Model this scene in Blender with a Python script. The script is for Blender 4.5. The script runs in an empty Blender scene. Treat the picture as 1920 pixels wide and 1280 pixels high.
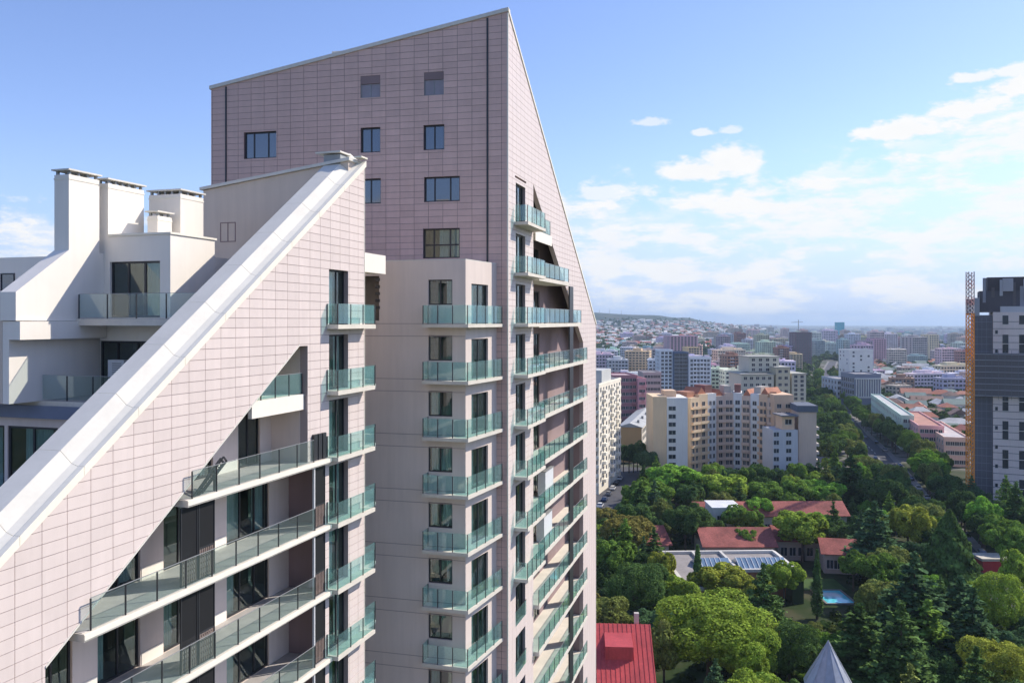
import bpy, math, random
import numpy as np
from mathutils import Vector, Matrix
R_ = math.radians
scene = bpy.context.scene
col = scene.collection
F_PX, HX, HY, EYE = 1600.0, 960.0, 601.0, 60.0     # focal length in photo pixels, principal column, horizon row, eye height

# ------------------------------------------------------------------ camera
cam_d = bpy.data.cameras.new('camera'); cam = bpy.data.objects.new('camera', cam_d); col.objects.link(cam)
cam.location = (0, 0, EYE); cam.rotation_euler = (R_(90), 0, 0)
cam_d.sensor_width = 36; cam_d.lens = 36 * F_PX / 1920; cam_d.shift_y = -39 / 1920
cam_d.clip_start = 0.5; cam_d.clip_end = 60000
scene.camera = cam

# ------------------------------------------------------------------ light
SUN_AZ, SUN_EL = 66.0, 40.0            # azimuth from +Y towards +X
SKY_STRENGTH, SUN_STRENGTH, EXPOSURE = 0.13, 3.5, 0.60
world = bpy.data.worlds.new('World'); scene.world = world; world.use_nodes = True
def build_world():
    nt = world.node_tree; N = nt.nodes; L = nt.links; N.clear()
    def m(op, a, b=None, c=None, clamp=False):
        n = N.new('ShaderNodeMath'); n.operation = op; n.use_clamp = clamp
        for i, v in enumerate((a, b, c)):
            if v is None: continue
            if isinstance(v, (int, float)): n.inputs[i].default_value = v
            else: L.new(v, n.inputs[i])
        return n.outputs[0]
    def ss(v, lo, hi):
        n = N.new('ShaderNodeMapRange'); n.interpolation_type = 'SMOOTHSTEP'
        L.new(v, n.inputs[0]); n.inputs[1].default_value = lo; n.inputs[2].default_value = hi
        return n.outputs[0]
    def noise(vec, scale, detail=6, rough=.55):
        n = N.new('ShaderNodeTexNoise'); L.new(vec, n.inputs['Vector']); n.inputs['Scale'].default_value = scale
        n.inputs['Detail'].default_value = detail; n.inputs['Roughness'].default_value = rough
        return n.outputs['Fac']
    def comb(x, y, z):
        n = N.new('ShaderNodeCombineXYZ')
        for i, v in enumerate((x, y, z)):
            if isinstance(v, (int, float)): n.inputs[i].default_value = v
            else: L.new(v, n.inputs[i])
        return n.outputs[0]
    sky = N.new('ShaderNodeTexSky'); sky.sky_type = 'NISHITA'; sky.sun_disc = False
    sky.sun_elevation = R_(SUN_EL); sky.sun_rotation = R_(SUN_AZ); sky.altitude = 500
    sky.air_density = 1.0; sky.dust_density = 0.6; sky.ozone_density = 3.0
    tc = N.new('ShaderNodeTexCoord'); sp = N.new('ShaderNodeSeparateXYZ'); L.new(tc.outputs['Generated'], sp.inputs[0])
    x, y, z = sp.outputs
    az = m('MULTIPLY', m('ARCTAN2', x, y), 57.2958); el = m('MULTIPLY', m('ARCSINE', z), 57.2958)
    v = comb(m('MULTIPLY', az, .1), m('MULTIPLY', el, .2), 0.0)
    v2 = comb(m('MULTIPLY', az, .1), m('MULTIPLY', el, .32), 3.7)
    n1 = noise(v, 3.6, 8, .6); n2 = noise(v2, 2.6, 8, .62); n3 = noise(v, 9.0, 6, .6)
    # top edge of the cloud bank by compass direction
    rp = N.new('ShaderNodeMapRange'); L.new(az, rp.inputs[0]); rp.inputs[1].default_value = -40; rp.inputs[2].default_value = 40
    ramp = N.new('ShaderNodeValToRGB'); L.new(rp.outputs[0], ramp.inputs[0])
    cr = ramp.color_ramp; cr.interpolation = 'B_SPLINE'
    stops = [(-40, 7.5), (-29, 7.0), (-22, 3.5), (0, 7), (4, 9.6), (9, 8.2), (14, 8.6), (20, 9.6), (25, 11.2), (30, 14.5), (40, 12)]
    cr.elements[0].position = 0; cr.elements[1].position = 1
    for a, e in stops[1:-1]: cr.elements.new((a + 40) / 80)
    for elx, (a, e) in zip(sorted(cr.elements, key=lambda q: q.position), stops):
        elx.color = (e / 20,) * 3 + (1,)
    edge = m('MULTIPLY', ramp.outputs[0], 20)
    d = m('SUBTRACT', edge, el)
    bank = ss(m('ADD', d, m('MULTIPLY', m('SUBTRACT', n1, .5), 10.0)), -.6, 1.6)
    body = m('ADD', .13, m('MULTIPLY', ss(n2, .40, .59), .80))
    rim = m('MULTIPLY', ss(d, 3.2, .0), ss(n1, .4, .6))
    bank = m('MULTIPLY', bank, m('MINIMUM', m('ADD', body, m('MULTIPLY', rim, .5)), 1.0))
    bank = m('MULTIPLY', bank, ss(el, -.5, .6))
    def blob(a0, e0, ra, re, k=.9, op=1.0):
        dx = m('DIVIDE', m('SUBTRACT', az, a0), ra); dy = m('DIVIDE', m('SUBTRACT', el, e0), re)
        # flat base: squash the lower half
        dy = m('ADD', m('MAXIMUM', dy, 0), m('MULTIPLY', m('MINIMUM', dy, 0), 1.5))
        r = m('SQRT', m('ADD', m('MULTIPLY', dx, dx), m('MULTIPLY', dy, dy)))
        val = m('ADD', m('SUBTRACT', 1.0, r), m('ADD', m('MULTIPLY', m('SUBTRACT', n1, .5), 1.7 * k), m('MULTIPLY', m('SUBTRACT', n3, .5), 1.5 * k)))
        return m('MULTIPLY', ss(val, .05, .5), op)
    cum = None
    for a in [(12.2, 9.6, 3.3, 1.1, .7), (14.4, 10.1, 2.4, 1.6, .7), (24.2, 11.4, 3.4, 1.0, .9), (28.0, 12.3, 2.8, .9, .9), (30.5, 13.2, 2.4, .8, 1),
              (9.4, 12.9, 1.3, .42, 1.2, .6), (12.5, 12.1, .95, .4, 1.1, .75), (14.4, 12.2, .8, .4, 1.1, .6), (6.2, 8.4, 3.2, .8, 1.1, .75), (28.5, 14.0, 1.7, .5, 1, .9), (30.6, 14.1, 1.8, .6, 1, .9)]:
        b = blob(*a); cum = b if cum is None else m('MAXIMUM', cum, b)
    mask = m('MAXIMUM', bank, cum)
    haze = m('MULTIPLY', ss(el, 12.0, -2.0), .92)
    # clouds: white, a little greyer below
    shade = m('ADD', .80, m('MULTIPLY', n1, .32))
    cc = N.new('ShaderNodeMix'); cc.data_type = 'RGBA'; L.new(shade, cc.inputs[0]); cc.inputs[6].default_value = (.62, .70, .82, 1); cc.inputs[7].default_value = (1.0, 1.0, 1.0, 1)
    b1 = N.new('ShaderNodeBackground'); tn = N.new('ShaderNodeVectorMath'); tn.operation = 'MULTIPLY'; L.new(sky.outputs[0], tn.inputs[0]); tn.inputs[1].default_value = (.94, .90, 1.06); L.new(tn.outputs[0], b1.inputs[0]); b1.inputs[1].default_value = SKY_STRENGTH
    b2 = N.new('ShaderNodeBackground'); L.new(cc.outputs[2], b2.inputs[0]); b2.inputs[1].default_value = 0.66
    b3 = N.new('ShaderNodeBackground'); b3.inputs[0].default_value = (.29, .415, .65, 1); b3.inputs[1].default_value = 1.0
    mx0 = N.new('ShaderNodeMixShader'); L.new(haze, mx0.inputs[0]); L.new(b1.outputs[0], mx0.inputs[1]); L.new(b3.outputs[0], mx0.inputs[2])
    mx = N.new('ShaderNodeMixShader'); L.new(mask, mx.inputs[0]); L.new(mx0.outputs[0], mx.inputs[1]); L.new(b2.outputs[0], mx.inputs[2])
    out = N.new('ShaderNodeOutputWorld'); L.new(mx.outputs[0], out.inputs[0])
build_world()
sd = bpy.data.lights.new('sun', 'SUN'); sun = bpy.data.objects.new('sun', sd); col.objects.link(sun)
sd.energy = SUN_STRENGTH; sd.angle = R_(.53); sd.color = (1.0, .92, .80)
S = Vector((math.cos(R_(SUN_EL)) * math.sin(R_(SUN_AZ)), math.cos(R_(SUN_EL)) * math.cos(R_(SUN_AZ)), math.sin(R_(SUN_EL))))
sun.rotation_euler = S.to_track_quat('Z', 'Y').to_euler(); sun.location = (60, 0, 160)
vs = scene.view_settings; vs.view_transform = 'Standard'; vs.look = 'None'; vs.exposure = EXPOSURE; vs.gamma = 1; vs.use_curve_mapping = False
cy = scene.cycles; cy.use_denoising = True; cy.max_bounces = 6; cy.diffuse_bounces = 3; cy.glossy_bounces = 3; cy.transmission_bounces = 4
cy.transparent_max_bounces = 24; cy.volume_bounces = 0; cy.sample_clamp_indirect = 6; cy.caustics_reflective = False; cy.caustics_refractive = False

# ------------------------------------------------------------------ materials
def new_mat(name):
    mt = bpy.data.materials.new(name); mt.use_nodes = True
    return mt, mt.node_tree.nodes, mt.node_tree.links
def pmat(name, c, rough=.65, var=.1, scale=.8, spec=.35, metal=0, objrand=0.0, streak=0.0, bump=0.0, bscale=6, objcol=False, fine=0.0):
    mt, N, L = new_mat(name); b = N['Principled BSDF']
    b.inputs['Roughness'].default_value = rough; b.inputs['Specular IOR Level'].default_value = spec; b.inputs['Metallic'].default_value = metal
    geo = N.new('ShaderNodeNewGeometry')
    def mul(col_out, fac_out, lo, hi):
        mr = N.new('ShaderNodeMapRange'); L.new(fac_out, mr.inputs[0]); mr.inputs[1].default_value = .25; mr.inputs[2].default_value = .75
        mr.inputs[3].default_value = lo; mr.inputs[4].default_value = hi
        v = N.new('ShaderNodeVectorMath'); v.operation = 'SCALE'; L.new(col_out, v.inputs[0]); L.new(mr.outputs[0], v.inputs['Scale'])
        return v.outputs[0]
    if objcol:
        oi = N.new('ShaderNodeObjectInfo'); cur = oi.outputs['Color']
    else:
        rgb = N.new('ShaderNodeRGB'); rgb.outputs[0].default_value = (*c, 1); cur = rgb.outputs[0]
    nz = N.new('ShaderNodeTexNoise'); L.new(geo.outputs['Position'], nz.inputs['Vector']); nz.inputs['Scale'].default_value = scale; nz.inputs['Detail'].default_value = 5
    cur = mul(cur, nz.outputs['Fac'], 1 - var, 1 + var)
    if fine:
        nf = N.new('ShaderNodeTexNoise'); L.new(geo.outputs['Position'], nf.inputs['Vector']); nf.inputs['Scale'].default_value = scale * 9; nf.inputs['Detail'].default_value = 3
        cur = mul(cur, nf.outputs['Fac'], 1 - fine, 1 + fine)
    if streak:
        mp = N.new('ShaderNodeMapping'); mp.inputs['Scale'].default_value = (1.6, 1.6, .12); L.new(geo.outputs['Position'], mp.inputs['Vector'])
        ns = N.new('ShaderNodeTexNoise'); L.new(mp.outputs[0], ns.inputs['Vector']); ns.inputs['Scale'].default_value = 1.5; ns.inputs['Detail'].default_value = 6; ns.inputs['Roughness'].default_value = .65
        cur = mul(cur, ns.outputs['Fac'], 1 - streak, 1 + streak * .4)
    if objrand:
        oi2 = N.new('ShaderNodeObjectInfo')
        mr = N.new('ShaderNodeMapRange'); L.new(oi2.outputs['Random'], mr.inputs[0]); mr.inputs[3].default_value = 1 - objrand; mr.inputs[4].default_value = 1 + objrand
        v = N.new('ShaderNodeVectorMath'); v.operation = 'SCALE'; L.new(cur, v.inputs[0]); L.new(mr.outputs[0], v.inputs['Scale']); cur = v.outputs[0]
    L.new(cur, b.inputs['Base Color'])
    if bump:
        nb = N.new('ShaderNodeTexNoise'); L.new(geo.outputs['Position'], nb.inputs['Vector']); nb.inputs['Scale'].default_value = bscale; nb.inputs['Detail'].default_value = 4
        bp = N.new('ShaderNodeBump'); bp.inputs['Strength'].default_value = bump; bp.inputs['Distance'].default_value = .05
        L.new(nb.outputs['Fac'], bp.inputs['Height']); L.new(bp.outputs[0], b.inputs['Normal'])
    return mt
def glass_mat(name, tint, body, body_fac, gloss_fac=None, rough=.02):
    mt, N, L = new_mat(name); N.remove(N['Principled BSDF']); out = N['Material Output']
    tr = N.new('ShaderNodeBsdfTransparent'); tr.inputs[0].default_value = (*tint, 1)
    df = N.new('ShaderNodeBsdfDiffuse'); df.inputs[0].default_value = (*body, 1)
    mx = N.new('ShaderNodeMixShader'); mx.inputs[0].default_value = body_fac; L.new(tr.outputs[0], mx.inputs[1]); L.new(df.outputs[0], mx.inputs[2])
    gl = N.new('ShaderNodeBsdfGlossy'); gl.inputs['Roughness'].default_value = rough; gl.inputs[0].default_value = (.95, 1, 1, 1)
    lw = N.new('ShaderNodeLayerWeight'); lw.inputs[0].default_value = .5        # symmetric for front and back faces
    p4 = N.new('ShaderNodeMath'); p4.operation = 'POWER'; L.new(lw.outputs['Facing'], p4.inputs[0]); p4.inputs[1].default_value = 4.0
    ma = N.new('ShaderNodeMath'); ma.operation = 'MULTIPLY_ADD'; L.new(p4.outputs[0], ma.inputs[0]); ma.inputs[1].default_value = .6; ma.inputs[2].default_value = .05 if gloss_fac is None else gloss_fac
    mx2 = N.new('ShaderNodeMixShader'); L.new(ma.outputs[0], mx2.inputs[0]); L.new(mx.outputs[0], mx2.inputs[1]); L.new(gl.outputs[0], mx2.inputs[2])
    L.new(mx2.outputs[0], out.inputs[0]); return mt
def leaf_mat(name, trans=.3, var=.35):
    mt, N, L = new_mat(name); N.remove(N['Principled BSDF']); out = N['Material Output']
    oi = N.new('ShaderNodeObjectInfo'); geo = N.new('ShaderNodeNewGeometry')
    nz = N.new('ShaderNodeTexNoise'); L.new(geo.outputs['Position'], nz.inputs['Vector']); nz.inputs['Scale'].default_value = .45; nz.inputs['Detail'].default_value = 4
    mr = N.new('ShaderNodeMapRange'); L.new(nz.outputs['Fac'], mr.inputs[0]); mr.inputs[1].default_value = .3; mr.inputs[2].default_value = .7; mr.inputs[3].default_value = 1 - var; mr.inputs[4].default_value = 1 + var
    sc = N.new('ShaderNodeVectorMath'); sc.operation = 'SCALE'; L.new(oi.outputs['Color'], sc.inputs[0]); L.new(mr.outputs[0], sc.inputs['Scale'])
    ri = N.new('ShaderNodeMapRange'); L.new(geo.outputs['Random Per Island'], ri.inputs[0]); ri.inputs[3].default_value = .65; ri.inputs[4].default_value = 1.4
    sc2 = N.new('ShaderNodeVectorMath'); sc2.operation = 'SCALE'; L.new(sc.outputs[0], sc2.inputs[0]); L.new(ri.outputs[0], sc2.inputs['Scale'])
    df = N.new('ShaderNodeBsdfDiffuse'); L.new(sc2.outputs[0], df.inputs[0])
    tl = N.new('ShaderNodeBsdfTranslucent'); L.new(sc2.outputs[0], tl.inputs[0])
    mx = N.new('ShaderNodeMixShader'); mx.inputs[0].default_value = trans; L.new(df.outputs[0], mx.inputs[1]); L.new(tl.outputs[0], mx.inputs[2])
    L.new(mx.outputs[0], out.inputs[0]); return mt
M = {}
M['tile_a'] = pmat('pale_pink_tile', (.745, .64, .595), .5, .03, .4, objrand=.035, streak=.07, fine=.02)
M['tile_b'] = pmat('shade_toned_tile', (.74, .515, .445), .55, .06, .35, objrand=.06, streak=.06, fine=.03)  # pinker copy of the pale tile; tone of the shaded front put into colour
M['joint'] = pmat('dark_joint', (.42, .34, .33), .9, .1); M['joint_b'] = pmat('dark_joint_front', (.27, .20, .20), .9, .1)
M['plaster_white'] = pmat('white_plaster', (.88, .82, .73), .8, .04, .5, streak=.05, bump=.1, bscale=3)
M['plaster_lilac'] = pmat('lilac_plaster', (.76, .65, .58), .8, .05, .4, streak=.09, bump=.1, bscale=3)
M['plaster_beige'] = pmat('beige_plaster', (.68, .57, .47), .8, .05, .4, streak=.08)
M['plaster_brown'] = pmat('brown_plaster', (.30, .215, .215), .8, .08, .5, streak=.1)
M['coping_white'] = pmat('white_coping', (.88, .83, .71), .9, .05, .8, spec=.08, streak=.03, fine=.03)
M['coping_grey_shaded'] = pmat('grey_shaded_coping', (.72, .69, .62), .9, .06, .7, spec=.08, fine=.03)  # grey trims, and the coping top with its weak sun put into colour
M['slab'] = pmat('slab_concrete', (.70, .65, .56), .75, .08, 1.2, fine=.05)
M['floor_tile'] = pmat('terrace_floor', (.46, .43, .41), .6, .12, 1.5, fine=.06)
M['metal_dark'] = pmat('dark_metal', (.035, .037, .042), .4, .1, 2, spec=.5)
M['metal_grey'] = pmat('grey_metal', (.30, .31, .32), .4, .1, 2, spec=.5)
M['metal_white'] = pmat('white_metal', (.72, .73, .74), .45, .05, 2)
M['lattice'] = pmat('brown_lattice', (.20, .15, .13), .7, .2, 3)
M['mesh_panel'] = glass_mat('dark_mesh_panel', (.25, .26, .28), (.05, .05, .055), .45, .02, .3)
M['glass_rail'] = glass_mat('teal_glass', (.80, .94, .93), (.45, .72, .72), .09, .05)
M['glass_clear'] = glass_mat('clear_glass', (.88, .94, .93), (.5, .62, .62), .05, .05)
M['glass_win'] = glass_mat('window_glass', (.76, .86, .85), (.03, .05, .05), .04, .08)
M['glass_dark'] = pmat('dark_glass', (.012, .03, .065), .04, .1, .5, spec=1.0); M['glass_dark'].node_tree.nodes['Principled BSDF'].inputs['IOR'].default_value = 1.75
M['glass_far'] = pmat('far_glass', (.03, .038, .05), .25, .3, .4, spec=.5, objrand=.4)
M['curtain'] = pmat('curtain', (.60, .66, .64), .9, .15, 1.0)
M['room'] = pmat('room_interior', (.20, .185, .17), .9, .3, .6)
M['vent'] = pmat('vent_concrete', (.34, .36, .37), .8, .1, 2)
M['obj_paint'] = pmat('painted_wall', (.5, .5, .5), .8, .10, .08, objcol=True, streak=.10)
M['obj_roof'] = pmat('painted_roof', (.5, .5, .5), .75, .22, .25, objcol=True, fine=.12)
M['leaf'] = leaf_mat('leaf'); M['needle'] = leaf_mat('needle', .12, .3)
M['bark'] = pmat('bark', (.11, .085, .065), .95, .25, 2)
M['concrete'] = pmat('concrete', (.42, .41, .39), .85, .12, .5, streak=.1)
M['white_band'] = pmat('white_band', (.66, .65, .62), .8, .06, .3, streak=.08)

# ------------------------------------------------------------------ geometry helpers
class Fr:
    """upright frame: origin o, unit axes a and b in plan; z is world height"""
    def __init__(s, o, a, b): s.o, s.a, s.b = o, a, b
    def P(s, u, w, z): return (s.o[0] + u * s.a[0] + w * s.b[0], s.o[1] + u * s.a[1] + w * s.b[1], z)
    def ua(s, x, w=0.0):      # coordinate along a at which photo column x meets the plane b = w
        r = (x - HX) / F_PX
        return (r * (s.o[1] + w * s.b[1]) - (s.o[0] + w * s.b[0])) / (s.a[0] - r * s.a[1])
    def ub(s, x, u):
        r = (x - HX) / F_PX
        return (r * (s.o[1] + u * s.a[1]) - (s.o[0] + u * s.a[0])) / (s.b[0] - r * s.b[1])
    def zz(s, y, u, w=0.0): return EYE + (HY - y) / F_PX * s.P(u, w, 0)[1]
    def pix(s, u, w, z):
        p = s.P(u, w, z); return (HX + F_PX * p[0] / p[1], HY - F_PX * (z - EYE) / p[1])
W = Fr((0, 0), (1, 0), (0, 1))
def pxX(x, D): return (x - HX) / F_PX * D
def pxZ(y, D): return EYE + (HY - y) / F_PX * D
def frame_at(X, Y, ang):
    c, s = math.cos(ang), math.sin(ang); return Fr((X, Y), (c, s), (-s, c))
BASE = {}
def base_of(o):
    return BASE.get(o.name, (0, 0, 0)) if o else (0, 0, 0)
class MB:
    def __init__(s): s.v, s.f, s.mi = [], [], []; s.cur = 0
    def poly(s, pts):
        n = len(s.v); s.v += [tuple(p) for p in pts]; s.f.append(tuple(range(n, n + len(pts)))); s.mi.append(s.cur)
    def box(s, F, a0, a1, b0, b1, z0, z1):
        if a0 > a1: a0, a1 = a1, a0
        if b0 > b1: b0, b1 = b1, b0
        P = F.P; n = len(s.v)
        s.v += [P(a0, b0, z0), P(a1, b0, z0), P(a1, b1, z0), P(a0, b1, z0), P(a0, b0, z1), P(a1, b0, z1), P(a1, b1, z1), P(a0, b1, z1)]
        fs = [(0, 3, 2, 1), (4, 5, 6, 7), (0, 1, 5, 4), (1, 2, 6, 5), (2, 3, 7, 6), (3, 0, 4, 7)]
        if F.a[0] * F.b[1] - F.a[1] * F.b[0] < 0: fs = [q[::-1] for q in fs]
        s.f += [tuple(n + i for i in q) for q in fs]; s.mi += [s.cur] * 6
        return s
    def prism(s, F, pts, b0, b1):          # polygon in (a, z), extruded along b
        n = len(s.v); k = len(pts)
        s.v += [F.P(a, b0, z) for a, z in pts] + [F.P(a, b1, z) for a, z in pts]
        s.f.append(tuple(range(n, n + k))); s.f.append(tuple(range(n + 2 * k - 1, n + k - 1, -1)))
        for i in range(k):
            j = (i + 1) % k; s.f.append((n + i, n + k + i, n + k + j, n + j))
        s.mi += [s.cur] * (k + 2); return s
    def plan(s, pts, z0, z1):              # plan polygon (x, y) extruded up
        n = len(s.v); k = len(pts)
        s.v += [(x, y, z0) for x, y in pts] + [(x, y, z1) for x, y in pts]
        s.f.append(tuple(range(n + k - 1, n - 1, -1))); s.f.append(tuple(range(n + k, n + 2 * k)))
        for i in range(k):
            j = (i + 1) % k; s.f.append((n + i, n + j, n + k + j, n + k + i))
        s.mi += [s.cur] * (k + 2); return s
    def bar(s, p0, p1, r, n=4):
        p0, p1 = Vector(p0), Vector(p1); d = (p1 - p0).normalized(); up = Vector((0, 0, 1)) if abs(d.z) < .9 else Vector((1, 0, 0))
        e1 = d.cross(up).normalized(); e2 = d.cross(e1); k = len(s.v)
        for p, rr in ((p0, r), (p1, r)):
            for i in range(n):
                t = 2 * math.pi * (i + .5) / n; s.v.append(tuple(p + e1 * (rr * math.cos(t)) + e2 * (rr * math.sin(t))))
        for i in range(n):
            j = (i + 1) % n; s.f.append((k + i, k + j, k + n + j, k + n + i)); s.mi.append(s.cur)
        s.f.append(tuple(k + i for i in range(n - 1, -1, -1))); s.f.append(tuple(k + n + i for i in range(n))); s.mi += [s.cur] * 2
        return s
    def cone(s, p0, r0, p1, r1, n=8):
        p0, p1 = Vector(p0), Vector(p1); d = (p1 - p0).normalized(); up = Vector((0, 0, 1)) if abs(d.z) < .9 else Vector((1, 0, 0))
        e1 = d.cross(up).normalized(); e2 = d.cross(e1); k = len(s.v)
        for p, rr in ((p0, r0), (p1, r1)):
            for i in range(n):
                t = 2 * math.pi * i / n; s.v.append(tuple(p + e1 * (rr * math.cos(t)) + e2 * (rr * math.sin(t))))
        for i in range(n):
            j = (i + 1) % n; s.f.append((k + i, k + j, k + n + j, k + n + i)); s.mi.append(s.cur)
        return s
    def mesh(s, name, mats, off=(0, 0, 0), smooth=False):
        me = bpy.data.meshes.new(name); me.from_pydata([(x - off[0], y - off[1], z - off[2]) for x, y, z in s.v], [], s.f)
        for q in (mats if isinstance(mats, (list, tuple)) else [mats]): me.materials.append(q)
        if s.mi and max(s.mi) > 0: me.polygons.foreach_set('material_index', s.mi)
        if smooth: me.polygons.foreach_set('use_smooth', [True] * len(s.f))
        me.update(); return me
    def build(s, name, mats, parent=None, smooth=False):
        off = base_of(parent); me = s.mesh(name, mats, off, smooth)
        o = bpy.data.objects.new(name, me); col.objects.link(o)
        if parent: o.parent = parent
        BASE[o.name] = off
        return o
def part(name, mat, parent, F, *dims):
    return MB().box(F, *dims).build(name, mat, parent)
def tag(o, label, cat, group=None, kind=None):
    if label: o['label'] = label
    if cat: o['category'] = cat
    if group: o['group'] = group
    if kind: o['kind'] = kind
    return o
def thing(name, label, cat, loc=(0, 0, 0), group=None, rotz=0):
    o = bpy.data.objects.new(name, None); o.empty_display_size = .5; col.objects.link(o)
    o.location = loc; o.rotation_euler = (0, 0, rotz); BASE[o.name] = tuple(loc)
    return tag(o, label, cat, group)
def inst(name, me, parent, loc=(0, 0, 0), rotz=0, color=None, scale=None):
    o = bpy.data.objects.new(name, me); col.objects.link(o)
    if parent: o.parent = parent
    o.location = loc; o.rotation_euler = (0, 0, rotz)
    if scale is not None: o.scale = scale
    if color: o.color = (*color, 1)
    return o
def copy_part(o, parent, d=(0, 0, 0), top=True):
    c = o.copy(); col.objects.link(c); c.parent = parent
    if top: c.location = Vector(o.location) + Vector(d)
    BASE[c.name] = BASE.get(o.name, (0, 0, 0))
    for ch in o.children: copy_part(ch, c, top=False)
    return c
def clip(poly, nx, nz, d):        # keep nx*a + nz*z <= d
    out = []
    for i in range(len(poly)):
        p, q = poly[i], poly[(i + 1) % len(poly)]
        dp, dq = nx * p[0] + nz * p[1] - d, nx * q[0] + nz * q[1] - d
        if dp <= 0: out.append(p)
        if (dp < 0 < dq) or (dq < 0 < dp):
            t = dp / (dp - dq); out.append((p[0] + t * (q[0] - p[0]), p[1] + t * (q[1] - p[1])))
    return out
def area(p): return abs(sum(p[i][0] * p[(i + 1) % len(p)][1] - p[(i + 1) % len(p)][0] * p[i][1] for i in range(len(p)))) / 2
def clip_convex(poly, reg):
    s = sum(reg[i][0] * reg[(i + 1) % len(reg)][1] - reg[(i + 1) % len(reg)][0] * reg[i][1] for i in range(len(reg)))
    if s < 0: reg = reg[::-1]
    for i in range(len(reg)):
        (x0, y0), (x1, y1) = reg[i], reg[(i + 1) % len(reg)]
        nx, ny = y1 - y0, -(x1 - x0)
        poly = clip(poly, nx, ny, nx * x0 + ny * y0)
        if len(poly) < 3: return []
    return poly
def tile_polys(regs, holes, a0, da, z0, dz, j):
    out = []
    for reg in regs:
        amin, amax = min(p[0] for p in reg), max(p[0] for p in reg); zmin, zmax = min(p[1] for p in reg), max(p[1] for p in reg)
        for i in range(math.floor((amin - a0) / da), math.ceil((amax - a0) / da)):
            for k in range(math.floor((zmin - z0) / dz), math.ceil((zmax - z0) / dz)):
                x0, x1, y0, y1 = a0 + i * da + j, a0 + (i + 1) * da - j, z0 + k * dz + j, z0 + (k + 1) * dz - j
                full = [(x0, y0), (x1, y0), (x1, y1), (x0, y1)]
                ps = [clip_convex(full, reg)]
                for h0, h1, g0, g1 in holes:
                    nx = []
                    for p in ps:
                        if not p: continue
                        if max(q[0] for q in p) <= h0 or min(q[0] for q in p) >= h1 or max(q[1] for q in p) <= g0 or min(q[1] for q in p) >= g1: nx.append(p); continue
                        nx.append(clip(p, 1, 0, h0)); nx.append(clip(p, -1, 0, -h1)); mid = clip(clip(p, 1, 0, h1), -1, 0, -h0)
                        if mid: nx.append(clip(mid, 0, 1, g0)); nx.append(clip(mid, 0, -1, -g1))
                    ps = nx
                for p in ps:
                    if len(p) >= 3 and area(p) > .004: out.append(p)
    return out
def in_view(F, p, pad=0):
    xs = [F.pix(a, 0, z) for a, z in p]
    return any(-pad < x < 1920 + pad and -pad < y < 1280 + pad for x, y in xs)
def pix_area(F, p): return area([F.pix(a, 0, z) for a, z in p])
def lay_tiles(F, polys, b_front, b_back, mat, parent, keep=300, hidden=None):
    vis = sorted([p for p in polys if in_view(F, p) and not (hidden and hidden(p))], key=lambda p: -pix_area(F, p))
    big = vis[:keep]; ids = set(map(id, big)); off = base_of(parent); shared = {}
    for p in big:
        c = (sum(q[0] for q in p) / len(p), sum(q[1] for q in p) / len(p))
        key = tuple((round(q[0] - c[0], 3), round(q[1] - c[1], 3)) for q in p)
        if key not in shared:
            mb = MB(); o = F.P(0, 0, 0); mb.prism(F, [(q[0] - c[0], q[1] - c[1]) for q in p], b_front, b_back)
            shared[key] = mb.mesh('tile', mat, (o[0], o[1], 0))
        P = F.P(c[0], 0, c[1]); inst('tile', shared[key], parent, (P[0] - off[0], P[1] - off[1], P[2] - off[2]))
    mb = MB()
    for p in polys:
        if id(p) not in ids: mb.prism(F, p, b_front, b_back)
    if mb.f:
        o = mb.build('small_tiles', mat, parent); o['kind'] = 'stuff'
def wall_boxes(mb, F, a0, a1, z0, z1, b0, b1, holes):
    holes = [q for q in holes if q[2] < z1 - 1e-4 and q[3] > z0 + 1e-4 and q[0] < a1 and q[1] > a0]
    xs = sorted({a0, a1, *[min(max(h, a0), a1) for q in holes for h in q[:2]]})
    for x0, x1 in zip(xs, xs[1:]):
        if x1 - x0 < 1e-4: continue
        cuts = sorted((max(q[2], z0), min(q[3], z1)) for q in holes if q[0] <= x0 + 1e-5 and q[1] >= x1 - 1e-5)
        z = z0
        for c0, c1 in cuts:
            if c0 > z + 1e-4: mb.box(F, x0, x1, b0, b1, z, c0)
            z = max(z, c1)
        if z1 > z + 1e-4: mb.box(F, x0, x1, b0, b1, z, z1)
    return mb
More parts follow.
